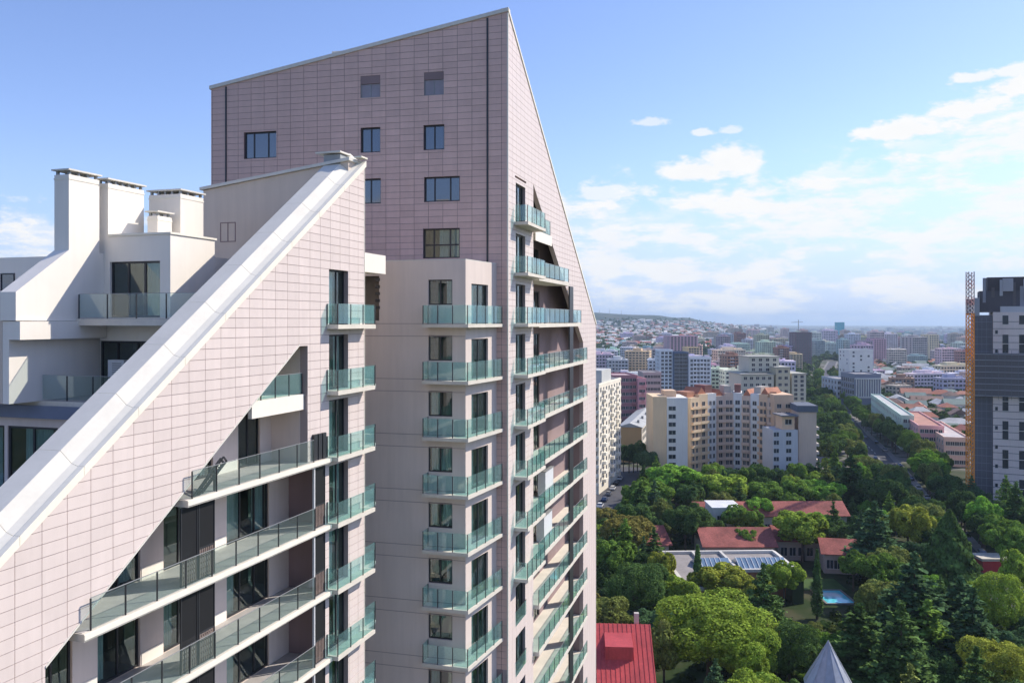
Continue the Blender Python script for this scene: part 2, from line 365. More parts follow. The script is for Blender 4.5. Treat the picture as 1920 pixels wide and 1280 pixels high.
def window(F, a0, a1, b, z0, z1, parent, s=1, mull=(), hor=(), fw=.06, fmat=None, gmat=None, curtain=(), room=1.0, name='window'):
    """frame on plane b, s = +1 when +b points indoors; a pane per opening; curtains and a dark room behind"""
    fmat = fmat or M['metal_dark']; gmat = gmat or M['glass_win']
    if a0 > a1: a0, a1 = a1, a0
    mb = MB(); xs = [a0 + fw] ; d0, d1 = b - .03 * s, b + .05 * s
    mb.box(F, a0, a0 + fw, d0, d1, z0, z1).box(F, a1 - fw, a1, d0, d1, z0, z1).box(F, a0 + fw, a1 - fw, d0, d1, z0, z0 + fw).box(F, a0 + fw, a1 - fw, d0, d1, z1 - fw, z1)
    xb = [a0 + fw] + [a0 + f * (a1 - a0) for f in mull] + [a1 - fw]; zb = [z0 + fw] + [z0 + f * (z1 - z0) for f in hor] + [z1 - fw]
    for x in xb[1:-1]: mb.box(F, x - fw / 2, x + fw / 2, d0, d1, z0 + fw, z1 - fw)
    for z in zb[1:-1]:
        for x0, x1 in zip(xb, xb[1:]): mb.box(F, x0 + fw / 2, x1 - fw / 2, d0 + .004 * s, d1 - .004 * s, z - fw / 2, z + fw / 2)
    fr = mb.build(name, fmat, parent)
    for x0, x1 in zip(xb, xb[1:]):
        for q0, q1 in zip(zb, zb[1:]):
            MB().box(F, x0, x1, b + .008 * s, b + .016 * s, q0, q1).build('pane', gmat, fr)
    if room:
        mb = MB(); e = b + room * s
        P = F.P
        mb.poly([P(a0, e, z0), P(a1, e, z0), P(a1, e, z1), P(a0, e, z1)])
        mb.poly([P(a0, b + .06 * s, z0), P(a0, e, z0), P(a0, e, z1), P(a0, b + .06 * s, z1)]); mb.poly([P(a1, b + .06 * s, z0), P(a1, e, z0), P(a1, e, z1), P(a1, b + .06 * s, z1)])
        mb.poly([P(a0, b + .06 * s, z0), P(a1, b + .06 * s, z0), P(a1, e, z0), P(a0, e, z0)]); mb.poly([P(a0, b + .06 * s, z1), P(a1, b + .06 * s, z1), P(a1, e, z1), P(a0, e, z1)])
        mb.build('room', M['room'], fr)
    for c0, c1 in curtain:
        mb = MB(); x0, x1 = a0 + c0 * (a1 - a0), a0 + c1 * (a1 - a0); n = max(6, int(abs(x1 - x0) / .045)); pts = []
        for i in range(n + 1):
            t = i / n; pts.append((x0 + t * (x1 - x0), b + (.2 + .035 * math.sin(i * 1.7) + .02 * math.sin(i * .6 + c0 * 9)) * s))
        for (u0, w0), (u1, w1) in zip(pts, pts[1:]): mb.poly([F.P(u0, w0, z0 + .08), F.P(u1, w1, z0 + .08), F.P(u1, w1, z1 - .08), F.P(u0, w0, z1 - .08)])
        mb.build('curtain', M['curtain'], fr)
    return fr
def rail(P0, P1, z0, h, parent, step=1.3, end_posts=(True, True), gap=.04, post=.022, top=True, gm='glass_rail'):
    """glass railing from plan point P0 to P1 standing on z0: panes and posts as sub-parts of parent"""
    P0, P1 = Vector(P0), Vector(P1); L_ = (P1 - P0).length
    if L_ < .05: return
    a = (P1 - P0) / L_; F = Fr(tuple(P0), tuple(a), (-a[1], a[0])); n = max(1, round(L_ / step))
    for i in range(n):
        u0, u1 = i * L_ / n + gap, (i + 1) * L_ / n - gap
        MB().box(F, u0, u1, -.008, .008, z0 + .06, z0 + h).build('glass_pane', M[gm], parent)
    for i in range(n + 1):
        if (i == 0 and not end_posts[0]) or (i == n and not end_posts[1]): continue
        u = i * L_ / n; MB().box(F, u - post, u + post, -post, post, z0, z0 + h * .99).build('post', M['metal_dark'], parent)
    if top: MB().box(F, 0, L_, -.014, .014, z0 + h + .002, z0 + h + .022).build('handrail', M['metal_grey'], parent)
# ------------------------------------------------------------------ the slanted apartment building in front
def unit(dx, dy):
    l = math.hypot(dx, dy); return (dx / l, dy / l)
LV = lambda k: 59.8 + 3.29 * k
FA = Fr((-8.016, 46.3), (-.3054, -.9522), (-.9522, .3054)); FA2 = Fr(FA.o, FA.b, FA.a)
roofA = lambda u: 68.58 - .684 * u
diagA = lambda u: 58.8 - .66 * (u - 6.55)
UE = 20.95
A = thing('apartment_building', 'pale pink tiled apartment building with steep white slanted roof edge and stepped loggias', 'building', FA.P(10, 3, 0))
def build_front():
    wins = [(1.78, 3.75, LV(k), LV(k) + 2.78) for k in range(0, -7, -1)]
    mb = MB(); zb = 0
    wall_boxes(mb, FA, 0, 4.2, zb, 53.22, .025, .42, wins); wall_boxes(mb, FA, 0, 5.75, 53.22, 62.6, .025, .42, wins)
    mb.prism(FA, [(0, 62.6), (5.75, 62.6), (5.75, roofA(5.75) - .1), (0, roofA(0) - .1)], .025, .42)
    mb.prism(FA, [(5.75, 58.8), (6.55, 58.8), (6.55, roofA(6.55) - .1), (5.75, roofA(5.75) - .1)], .025, .42)
    mb.prism(FA, [(6.55, diagA(6.55)), (UE, diagA(UE)), (UE, roofA(UE) - .1), (6.55, roofA(6.55) - .1)], .025, .42)
    mb.prism(FA, [(UE, zb), (27, zb), (27, roofA(27) - .1), (UE, roofA(UE) - .1)], .025, .42)
    wall = mb.build('facade_wall', M['joint'], A)
    regs = [[(0, 38), (4.2, 38), (4.2, 53.22), (0, 53.22)], [(0, 53.22), (5.75, 53.22), (5.75, roofA(5.75)), (0, roofA(0))],
            [(5.75, 58.8), (6.55, 58.8), (6.55, roofA(6.55)), (5.75, roofA(5.75))], [(6.55, 58.8), (UE, diagA(UE)), (UE, roofA(UE)), (6.55, roofA(6.55))],
            [(UE, 38), (26, 38), (26, roofA(26)), (UE, roofA(UE))]]
    lay_tiles(FA, tile_polys(regs, wins, .70, .97, 60.11, .41125, .011), 0, .03, M['tile_a'], wall)
    # white corner bead and edge trims
    part('corner_bead', M['coping_white'], A, FA, -.035, .0, -.02, .3, 38, 68.5)
    mb = MB(); mb.prism(FA, [(6.5, diagA(6.5) - .02), (UE, diagA(UE) - .02), (UE, diagA(UE) + .05), (6.5, diagA(6.5) + .05)], -.03, .43); mb.build('opening_trim', M['coping_grey_shaded'], A)
    # coping in slabs along the slant
    prof = [(-.07, -.30), (-.07, .015), (.15, .015), (.15, -.01), (.46, .09), (.92, .48), (1.85, .48), (1.85, -.7), (.45, -.7), (.45, -.30)]
    u = -.12; i = 0
    while u < 27:
        u1 = u + 2.45; mb = MB(); g = .008
        for a in range(len(prof)):
            (w0, h0), (w1, h1) = prof[a], prof[(a + 1) % len(prof)]
            mb.cur = 1 if a in (5, 6) else 0  # top and inner faces darker: their grazing sun is put into the colour
            mb.poly([FA.P(u + g, w0, roofA(u + g) + h0), FA.P(u1 - g, w0, roofA(u1 - g) + h0), FA.P(u1 - g, w1, roofA(u1 - g) + h1), FA.P(u + g, w1, roofA(u + g) + h1)])
        mb.cur = 0
        for uu in (u + g, u1 - g): mb.poly([FA.P(uu, w, roofA(uu) + h) for w, h in prof])
        mb.build('coping_slab', [M['coping_white'], M['coping_grey_shaded']], A); u = u1; i += 1
    # inner lining under the coping
    MB().prism(FA, [(0, roofA(0) - 1.3), (27, roofA(27) - 1.3), (27, roofA(27) - .5), (0, roofA(0) - .5)], 1.97, 2.1).build('inner_lining', M['plaster_white'], A)
    # narrow balcony doors by the corner, one per floor
    rnd = random.Random(4)
    for k in range(0, -7, -1):
        z = LV(k)
        window(FA, 1.78, 3.75, .28, z + .02, z + 2.78, A, mull=(.40,), fw=.09, curtain=[(.05, .38)] if k % 2 else [(.42, .95)], name='balcony_door')
        sl = part('balcony', M['slab'], A, FA, .0, 4.0, -.66, .0, z - .21, z)
        rail(FA.P(3.97, -.62, 0)[:2], FA.P(-.0, -.62, 0)[:2], z, 1.05, sl, 1.32, top=False)
        rail(FA.P(3.97, -.03, 0)[:2], FA.P(3.97, -.58, 0)[:2], z, 1.05, sl, 1.3, (True, False), top=False)
        s2 = part('balcony', M['slab'], A, FA, -1.45, -.04, .04, 1.7, z - .24, z - .03)
        rail(FA.P(-.06, .07, 0)[:2], FA.P(-1.42, .07, 0)[:2], z - .03, 1.05, s2, 1.4, top=False)
    # loggias
    for k in range(-2, -7, -1):
        z = LV(k); ul = min(UE - .02, 6.55 + (58.8 - z) / .66 - .25)
        mb = MB(); mb.box(FA, 4.15, ul, -.32, 2.0, z - .26, z); sl = mb.build('loggia_floor', M['slab'], A)
        MB().box(FA, 4.25, ul - .05, -.18, 1.98, z + .003, z + .02).build('floor_finish', M['floor_tile'], sl)
        MB().box(FA, 4.1, ul + .02, -.36, -.322, z - .2, z - .02).build('edge_strip', M['coping_white'], sl)
        u0 = 5.6 if k == -2 else 5.5
        rail(FA.P(u0, -.24, 0)[:2], FA.P(ul - .35, -.24, 0)[:2], z, 1.05, sl, 1.55, gm='glass_clear')
    # back walls of the loggias with their glazed doors
    dz = []
    for k in range(-2, -8, -1):
        z = LV(k)
        if k == -2: dz += [(6.7, 8.4, z, z + 2.6), (10.2, 12.6, z, z + 2.6)]
        else: dz += [(5.94, 9.24, z, z + 2.75), (10.25, 13.3, z, z + 2.75), (14.6, 16.75, z, z + 2.75), (17.9, 20.4, z, z + 2.75)]
    dz += [(6.9, 9.4, LV(-1), LV(-1) + 2.2)]
    um = lambda z: min(21.3, (67.2 - z) / .684)
    mb = MB(); rows = [(36, LV(-3)), (LV(-3), LV(-2)), (LV(-2), LV(-1)), (LV(-1), 59.4)]
    for z0, z1 in rows: wall_boxes(mb, FA, 4.15, um(z1), z0, z1, 2.0, 2.3, [h for h in dz if h[1] < um(z1)])
    mb.build('loggia_back_wall', M['plaster_lilac'], A); dz = [h for h in dz if h[1] < um(h[3] + .5)]
    for (a0, a1, z0, z1) in dz:
        if z1 < 40: continue
        w = a1 - a0; cur = []
        if z0 > 48.5 and w > 2: cur = [(.03, .3), (.6, .97)] if w > 3.2 else [(.05, .45)]
        elif rnd.random() < .5: cur = [(.72, .97)]
        window(FA, a0, a1, 2.12, z0 + .02, z1, A, mull=(.33, .67) if w > 2.3 else (.5,), fw=.08, curtain=cur, room=2.2, name='loggia_door')
    for k in range(-2, -7, -1):       # pale rendered skirting on the back wall
        for a0, a1 in ((9.3, 10.2), (13.35, 14.55), (16.8, 17.85)) if k < -2 else ((8.5, 10.15),):
            part('skirting', M['plaster_white'], A, FA, a0, a1, 1.975, 1.999, LV(k) + .02, LV(k) + .5)
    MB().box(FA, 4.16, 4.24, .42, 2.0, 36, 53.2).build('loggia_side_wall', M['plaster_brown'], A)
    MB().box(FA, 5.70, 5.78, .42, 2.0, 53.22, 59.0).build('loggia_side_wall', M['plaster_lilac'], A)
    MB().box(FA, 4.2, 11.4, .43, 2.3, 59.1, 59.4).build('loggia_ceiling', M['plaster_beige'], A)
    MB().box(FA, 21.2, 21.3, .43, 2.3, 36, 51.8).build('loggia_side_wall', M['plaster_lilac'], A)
    # white parapet of the top opening
    z = LV(-1); p = MB().box(FA, 5.80, 10.0, .16, .36, z - .75, z - .02).box(FA, 5.80, 10.0, .36, 1.98, z - .3, z - .02).build('loggia_parapet', M['plaster_white'], A)
    rail(FA.P(5.85, .26, 0)[:2], FA.P(9.2, .26, 0)[:2], z - .02, 1.0, p, 1.3)
    # sliding shutter screens
    def screen(a0, a1, z0, z1, low):
        mb = MB(); t = .05
        mb.box(FA, a0, a0 + t, -.12, -.06, z0, z1).box(FA, a1 - t, a1, -.12, -.06, z0, z1).box(FA, a0 + t, a1 - t, -.12, -.06, z0, z0 + t).box(FA, a0 + t, a1 - t, -.12, -.06, z1 - t, z1)
        zm = z0 + low * (z1 - z0); mb.box(FA, a0 + t, a1 - t, -.118, -.062, zm - t / 2, zm + t / 2)
        f = mb.build('shutter_screen', M['metal_dark'], A)
        MB().box(FA, a0 + t, a1 - t, -.095, -.085, zm + t / 2, z1 - t).build('mesh_panel', M['mesh_panel'], f)
        mb = MB(); n = 7
        for i in range(n):
            a = a0 + t + (i + .5) * (a1 - a0 - 2 * t) / n; mb.box(FA, a - .04, a + .04, -.10, -.08, z0 + t, zm - t / 2)
        for i in range(5):
            zz = z0 + t + (i + .5) * (zm - z0 - 1.5 * t) / 5; mb.box(FA, a0 + t, a1 - t, -.079, -.07, zz - .03, zz + .03)
        mb.build('lattice_panel', M['lattice'], f)
    for k in (-3, -4, -5, -6):
        z0, z1 = LV(k) + .03, LV(k + 1) - .28
        screen(12.88, 13.86, z0, z1, .40); screen(13.90, 14.88, z0, z1, .33); screen(4.32, 5.38, z0, z1, .36)
        MB().box(FA, 5.44, 5.52, -.22, -.12, z0, z1).build('white_post', M['metal_white'], A)
    z = LV(-2)
    st = thing('folded_shutter', 'stack of folded dark shutters at the railing end of the upper loggia terrace', 'shutter', FA.P(4.8, -.1, z + .02))
    for i in range(3): MB().box(FA, 4.35 + i * .36, 4.66 + i * .36, -.2 + .03 * i, -.08 + .03 * i, z + .02, z + 1.28).build('leaf_panel', M['metal_dark'], st)
    MB().box(FA, 4.5, 5.3, -.07, .2, z + .02, z + 1.1).build('cabinet', M['metal_grey'], st)
    st = thing('leaning_lattice', 'dark metal lattice frames leaning in the narrow end of the upper loggia terrace', 'lattice', FA.P(13.6, -.1, z + .02))
    for j in range(2):
        mb = MB(); b = -.14 + .12 * j
        p0, p1, p2, p3 = (14.2 - .35 * j, z + .05), (12.55 - .35 * j, z + 1.25), (12.35 - .35 * j, z + 1.05), (13.9 - .35 * j, z + .03)
        for q0, q1 in ((p0, p1), (p1, p2), (p2, p3), (p3, p0)): mb.bar(FA.P(q0[0], b, q0[1]), FA.P(q1[0], b, q1[1]), .04)
        for t in (.15, .3, .45, .6, .75, .9):
            q0 = (p0[0] + t * (p1[0] - p0[0]), p0[1] + t * (p1[1] - p0[1])); q1 = (p3[0] + t * (p2[0] - p3[0]), p3[1] + t * (p2[1] - p3[1]))
            mb.bar(FA.P(q0[0], b, q0[1]), FA.P(q1[0], b, q1[1]), .025)
        mb.build('lattice_frame', M['metal_dark'], st)
    MB().box(FA, 12.85, 12.93, -.15, -.07, z + .02, z + 1.0).build('stay', M['metal_dark'], st)
    # solid core under the terraces
    part('core', M['plaster_white'], A, FA, .2, 26, 4.6, 13, 0, 49)
build_front()

def chimney(u0, u1, w0, w1, z0, z1, nm='chimney'):
    c = MB().box(FA, u0, u1, w0, w1, z0, z1).build(nm, M['plaster_white'], A)
    n = max(2, int((u1 - u0) / .38)); m_ = max(2, int((w1 - w0) / .38))
    for i in range(n):
        t = u0 + .08 + i * (u1 - u0 - .24) / max(1, n - 1)
        for w in (w0 + .03, w1 - .15): MB().box(FA, t, t + .1, w, w + .12, z1, z1 + .18).build('vent_post', M['vent'], c)
    for i in range(1, m_ - 1):
        t = w0 + .08 + i * (w1 - w0 - .24) / max(1, m_ - 1)
        for u in (u0 + .03, u1 - .15): MB().box(FA, u, u + .12, t, t + .1, z1, z1 + .18).build('vent_post', M['vent'], c)
    MB().box(FA, u0 - .09, u1 + .09, w0 - .09, w1 + .09, z1 + .18, z1 + .25).build('cap', M['coping_grey_shaded'], c)
    MB().box(FA, u0 - .02, u1 + .02, w0 - .02, w1 + .02, z1 - .22, z1 - .14).build('band', M['coping_white'], c)
    return c
def build_terraces():
    # gable wall at the far end
    MB().prism(FA2, [(.42, 40), (9.6, 40), (9.6, 67.35), (.42, 68.5)], .05, 1.0).build('gable_wall', M['plaster_beige'], A)
    MB().prism(FA2, [(.3, 68.52), (9.75, 67.36), (9.75, 67.52), (.3, 68.68)], -.05, 1.15).build('gable_coping', M['coping_grey_shaded'], A)
    a0 = FA.ub(442, 1.0); a1 = FA.ub(413, 1.0)
    window(FA2, a0, a1, .99, 65.4 - 1.0, 65.5, A, s=-1, mull=(.5,), fw=.05, fmat=M['plaster_brown'], gmat=pmat('mauve_shutter', (.28, .23, .28), .6, .1, 2), room=0, name='blind_window')
    window(FA2, FA2.ua(436, 1.0), FA2.ua(408, 1.0), .98, 61.0, 63.0, A, s=-1, mull=(), fw=.06, room=0, gmat=M['glass_dark'], name='window')
    # penthouse with the big window
    w0, w1 = FA.ub(300, 9.28), FA.ub(206, 9.28)
    hole = [(w0, w1, 60.15, 62.75)]
    mb = wall_boxes(MB(), FA2, 5.0, 8.76, 60.0, 63.95, 9.0, 9.28, hole)
    mb.box(FA, 6.1, 9.0, 5.0, 5.25, 60.0, 63.95); mb.box(FA, 6.1, 9.0, 5.25, 8.76, 63.6, 63.95); mb.box(FA, 6.1, 6.3, 5.25, 8.76, 60, 63.6)
    pent = mb.build('penthouse_wall', M['plaster_white'], A)
    MB().box(FA, 6.0, 9.34, 4.94, 8.5, 63.955, 64.05).build('roof_edge', M['coping_white'], pent)
    window(FA2, w0, w1, 9.13, 60.15, 62.75, A, s=-1, mull=(.33, .66), fw=.09, curtain=[(.03, .35)], room=2.0, name='terrace_door')
    part('rear_block', M['plaster_white'], A, FA, 1.05, 6.08, 6.6, 9.4, 49, 63.3)
    # balcony in front of it
    b = MB().box(FA, 9.29, 10.95, 2.2, 8.74, 59.78, 60.08).build('terrace_balcony', M['slab'], A)
    MB().box(FA, 9.3, 10.9, 2.2, 8.72, 60.083, 60.095).build('floor_finish', M['floor_tile'], b)
    rail(FA.P(10.88, 8.65, 0)[:2], FA.P(10.88, 2.3, 0)[:2], 60.09, 1.1, b, 1.5, gm='glass_clear')
    # tall side fin and chimneys
    fin = MB().prism(FA, [(9.0, 60), (14.1, 60), (14.1, 61.2), (11.34, 63.15), (9.0, 63.15)], 8.77, 9.62).build('fin_wall', M['plaster_white'], A)
    chimney(9.55, 11.33, 8.775, 9.6, 63.15, 66.55)
    chimney(6.9, 9.25, 8.55, 9.2, 60.0, 66.45)
    chimney(4.25, 6.02, 7.09, 9.0, 63.3, 66.35)
    chimney(6.4, 7.4, 7.3, 7.9, 63.95, 65.1)
    # floor below: recessed wall, beam, dark window
    w0, w1 = FA.ub(292, 9.28), FA.ub(186, 9.28)
    mb = wall_boxes(MB(), FA2, 3.0, 8.9, 56.5, 59.77, 9.0, 9.26, [(w0, w1, 56.65, 59.05)]); mb.box(FA, 9.0, 14.0, 9.25, 9.6, 56.5, 59.98); mb.build('recessed_wall', M['plaster_white'], A)
    window(FA2, w0, w1, 9.13, 56.65, 59.05, A, s=-1, mull=(.35, .7), fw=.09, curtain=[(.1, .3)], room=2.0, name='terrace_door')
    part('beam', M['plaster_white'], A, FA, 9.29, 14.05, 8.6, 9.245, 59.2, 59.97)
    part('side_wall', M['plaster_beige'], A, FA, 13.0, 14.0, 9.62, 13.5, 56.5, 61.0)
    t = MB().box(FA, 9.28, 12.45, 2.2, 14, 56.22, 56.5).build('terrace_floor_slab', M['slab'], A)
    MB().box(FA, 9.3, 12.35, 2.2, 14, 56.503, 56.515).build('floor_finish', M['floor_tile'], t)
    rail(FA.P(12.3, 13.5, 0)[:2], FA.P(12.3, 2.3, 0)[:2], 56.51, 1.1, t, 1.35, gm='glass_clear')
    MB().box(FA, 12.46, 12.62, 2.2, 14, 55.75, 56.3).build('fascia', pmat('blue_fascia', (.16, .19, .27), .35, .15, .8), A)
    # lowest visible storey
    w0, w1 = FA.ub(112, 12.0), FA.ub(18, 12.0); w2, w3 = FA.ub(12, 12.0), FA.ub(-60, 12.0)
    mb = wall_boxes(MB(), FA2, 2.2, 16, 49, 56.2, 11.9, 12.1, [(w0, w1, 52.4, 55.3), (w2, w3, 52.4, 55.3)]); mb.build('storey_wall', M['plaster_lilac'], A)
    window(FA2, w0, w1, 12.0, 52.4, 55.3, A, s=-1, mull=(.5,), fw=.1, curtain=[(.2, .75)], room=2, name='terrace_door')
    window(FA2, w2, w3, 12.0, 52.4, 55.3, A, s=-1, mull=(.5,), fw=.1, curtain=[(.2, .5)], room=2, name='terrace_door')
    part('lower_terrace', M['floor_tile'], A, FA, 12.1, 22, 2.2, 16, 52.0, 52.3)
    # the wing at the far left
    FW = FA2; wL = FA.ub(16, 13.0)
    mb = wall_boxes(MB(), FA2, wL - .9, 17, 59.98, 61.3, 12.6, 12.9, [(wL, wL + .5, 60.1, 61.1)]); mb.build('wing_wall', M['plaster_white'], A)
    window(FA2, wL, wL + .5, 12.75, 60.1, 61.1, A, s=-1, fw=.05, room=.6, name='window')
    part('wing_slab', M['slab'], A, FA, 9.3, 13.0, 9.63, 17, 59.75, 59.975)
    mb = MB().box(FA, 6.2, 8.2, 9.7, 19, 56, 63.2); mb.build('wing_block', M['plaster_white'], A)
    window(FA2, FA2.ua(28, 8.2), FA2.ua(2, 8.2), 8.22, 61.0, 62.4, A, s=-1, fw=.06, room=0, gmat=M['glass_dark'], name='window')
    MB().prism(FA2, [(10.9, 63.2), (14.4, 63.2), (14.4, 63.3), (12.9, 64.35), (11.9, 64.35), (10.9, 63.8)], 4.2, 6.6).build('wing_roof', M['coping_white'], A)
    chimney(5.0, 6.0, 12.0, 12.8, 64.35, 65.05)
    # flue at the apex of the slant
    mb = MB().box(FA, .1, 1.0, .9, 1.9, roofA(.5) - .3, roofA(0) + .32); f = mb.build('flue', M['vent'], A)
    MB().box(FA, -.05, 1.2, .8, 2.3, roofA(0) + .38, roofA(0) + .47).build('cap', M['coping_grey_shaded'], f)
    MB().box(FA, -.2, .5, -.1, .35, roofA(0) + .18, roofA(0) + .26).build('cap', M['coping_white'], f)
    for k, (u, w) in enumerate(((9.6, 7.6), (9.6, 7.6))):
        z = 56.53 + .86 * k
        ac = thing('air_conditioner', 'pale outdoor air conditioner unit, %s of two stacked by the dark terrace door' % ('lower' if k == 0 else 'upper'), 'air conditioner', FA.P(u, w, z), 'air conditioners on the terrace')
        MB().box(FA, u - .18, u + .2, w - .45, w + .45, z, z + .8).build('casing', M['metal_white'], ac)
        mb = MB()
        for i in range(6): mb.box(FA, u + .2, u + .215, w - .32, w + .2, z + .12 + i * .1, z + .16 + i * .1)
        mb.build('grille', M['metal_grey'], ac)
build_terraces()

# ------------------------------------------------------------------ the pink tower behind
FC = Fr((-.25, 53.8), unit(.2875, 1), (-unit(.2875, 1)[1], unit(.2875, 1)[0]))
FB = Fr((-.25, 53.8), unit(-6960, 1600), (unit(-6960, 1600)[1], -unit(-6960, 1600)[0]))
VB, UC = 20.9, 30.4
roofB = lambda v: 79.6 - .175 * v
roofC = lambda u: 79.6 - .655 * u
T = thing('apartment_tower', 'tall pink tiled tower with sharply slanted roof line, sunlit balconies on its narrow side', 'building', FC.P(12, 6, 0))
def build_tower():
    v930 = FB.ua(931)
    pw = [(457, 518, 247, 297), (676, 713, 239, 286), (794, 833, 234, 281), (674, 714, 335, 382), (795, 862, 331, 378), (793, 862, 428, 484)]
    blind = [(676, 713, 142, 183), (795, 832, 135, 178)]
    def hole(q):
        a1, a0 = FB.ua(q[0]), FB.ua(q[1]); am = (a0 + a1) / 2
        return (a0, a1, FB.zz(q[3], am), FB.zz(q[2], am))
    hs = [hole(q) for q in pw]; bs = [hole(q) for q in blind]
    mb = wall_boxes(MB(), FB, 0, VB, 62, 75.5, .025, .35, hs + bs); mb.box(FB, 0, v930 + 1.5, .025, .35, 0, 62)
    mb.prism(FB, [(0, 75.5), (VB, 75.5), (VB, roofB(VB) - .15), (0, roofB(0) - .15)], .025, .35)
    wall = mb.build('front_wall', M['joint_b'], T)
    regs = [[(0, 62), (VB, 62), (VB, roofB(VB) - .1), (0, roofB(0) - .1)], [(0, 38), (v930, 38), (v930, 62), (0, 62)]]
    def hid(p):
        xs = [FB.pix(a, 0, z) for a, z in p]; x = sum(q[0] for q in xs) / len(xs); y = sum(q[1] for q in xs) / len(xs)
        return x < 683 and y > 300 + max(0, 683 - x) * .3 or (y > 486 and x < 925)
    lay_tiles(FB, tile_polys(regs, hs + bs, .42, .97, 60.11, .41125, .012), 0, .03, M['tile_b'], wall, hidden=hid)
    for q, h in zip(pw, hs):
        mull = (.28, .72) if q[1] - q[0] > 50 else (.5,)
        window(FB, h[0], h[1], .22, h[2], h[3], T, mull=mull, fw=.09, gmat=M['glass_dark'] if q[2] < 420 else M['glass_win'], hor=(.45,) if q[2] > 420 else (), curtain=[(.05, .6)] if q[2] > 420 else (), room=1.2 if q[2] > 420 else .3)
    for h in bs: window(FB, h[0], h[1], .1, h[2], h[3], T, mull=(.5,), fw=.06, fmat=M['metal_grey'], gmat=pmat('shutter_grey', (.33, .31, .35), .6, .1, 2), room=0, name='shuttered_window')
    for x in (424, 914):
        v = FB.ua(x); MB().box(FB, v - .055, v + .055, -.05, .0, 62 if x == 424 else 38, roofB(v) - .2).build('downpipe', M['metal_dark'], T)
    MB().prism(FB, [(-.03, roofB(0) - .12), (VB + .1, roofB(VB) - .12), (VB + .1, roofB(VB) + .12), (-.03, roofB(0) + .12)], -.09, .5).build('front_coping', M['coping_grey_shaded'], T)
    v0, v1 = FB.ua(664), FB.ua(598); MB().box(FB, v0, v1, 2, 5, 74, FB.zz(92, v0, 2)).build('roof_box', M['coping_grey_shaded'], T)
    # left side wall and roof plane, rear
    mb = MB(); q = FC.a
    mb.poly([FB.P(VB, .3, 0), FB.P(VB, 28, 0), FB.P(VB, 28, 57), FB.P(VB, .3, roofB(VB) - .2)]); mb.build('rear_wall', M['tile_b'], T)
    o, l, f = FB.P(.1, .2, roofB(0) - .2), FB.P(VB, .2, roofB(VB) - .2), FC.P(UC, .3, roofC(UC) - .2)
    mb = MB(); mb.poly([o, l, (l[0] + f[0] - o[0], l[1] + f[1] - o[1], l[2] + f[2] - o[2]), f]); mb.build('roof', M['coping_grey_shaded'], T)
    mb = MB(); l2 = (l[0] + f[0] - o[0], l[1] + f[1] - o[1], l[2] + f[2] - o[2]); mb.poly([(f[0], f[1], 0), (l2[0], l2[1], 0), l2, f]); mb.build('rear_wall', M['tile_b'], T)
    # ---- sunlit side
    uL, uR = FC.ua(1000), FC.ua(1093.5); dC = lambda u: 69.3 - .647 * (u - 6.77)
    wc = [(1.78, 4.17, LV(k) + .02, LV(k) + 2.6) for k in range(2, -12, -1)] + [(1.6, 4.4, LV(3) - .38, LV(3) - .24)]
    mb = wall_boxes(MB(), FC, 0, uL, 0, roofC(uL) - .2, .025, .35, wc); mb.prism(FC, [(0, roofC(uL) - .2), (uL, roofC(uL) - .2), (0, roofC(0) - .15)], .025, .35)
    mb.prism(FC, [(uL, dC(uL)), (uR, dC(uR)), (uR, roofC(uR) - .15), (uL, roofC(uL) - .15)], .025, .35)
    mb.prism(FC, [(uR, 0), (UC, 0), (UC, roofC(UC) - .15), (uR, roofC(uR) - .15)], .025, .35)
    wall = mb.build('side_wall', M['joint'], T)
    regs = [[(0, 22), (uL, 22), (uL, roofC(uL) - .1), (0, roofC(0) - .1)], [(uL, dC(uL)), (uR, dC(uR)), (uR, roofC(uR) - .1), (uL, roofC(uL) - .1)], [(uR, 22), (UC, 22), (UC, roofC(UC) - .1), (uR, roofC(uR) - .1)]]
    lay_tiles(FC, tile_polys(regs, wc, .05, .97, 60.11, .41125, .011), 0, .03, M['tile_a'], wall, keep=0)
    MB().prism(FC, [(-.02, roofC(0) - .12), (UC + .1, roofC(UC) - .12), (UC + .1, roofC(UC) + .1), (-.02, roofC(0) + .1)], -.06, .45).build('side_coping', M['coping_white'], T)
    part('corner_bead', M['coping_white'], T, FC, -.03, .04, -.025, .06, 30, 79.4)
    part('end_bead', M['coping_white'], T, FC, UC, UC + .05, -.02, .3, 0, roofC(UC))
    for k in range(2, -12, -1):
        z = LV(k); window(FC, 1.78, 4.17, .22, z + .02, z + 2.6, T, mull=(.45,), fw=.1, room=1, curtain=[(.5, .95)] if k % 2 else (), name='balcony_door')
        if k >= -5:
            sl = part('balcony', M['slab'], T, FC, 1.35, 6.1, -.95, -.0, z - .2, z)
            rail(FC.P(1.4, -.9, 0)[:2], FC.P(6.05, -.9, 0)[:2], z, 1.08, sl, 1.15, top=False); rail(FC.P(1.4, -.03, 0)[:2], FC.P(1.4, -.87, 0)[:2], z, 1.08, sl, 1.2, (False, False), top=False)
            rail(FC.P(6.05, -.03, 0)[:2], FC.P(6.05, -.87, 0)[:2], z, 1.08, sl, 1.2, (False, False), top=False)
        else:
            bal = part('window_guard', M['metal_dark'], T, FC, 1.7, 4.25, -.06, -.03, z + 1.05, z + 1.09)
            MB().box(FC, 1.72, 4.23, -.05, -.04, z + .1, z + 1.05).build('glass_pane', M['glass_rail'], bal)
        ur = min(uR - .05, 6.77 + (69.3 - z) / .647 - .1)
        sl = part('loggia_floor', M['slab'], T, FC, uL + .05, ur, -.42 if k < 2 else -.1, 1.45, z - .28, z)
        if k == 2: MB().box(FC, uL + .1, ur + .2, -.14, -.1, z - .75, z + .0).build('parapet', M['plaster_white'], sl)
        b = -.37 if k < 2 else -.05
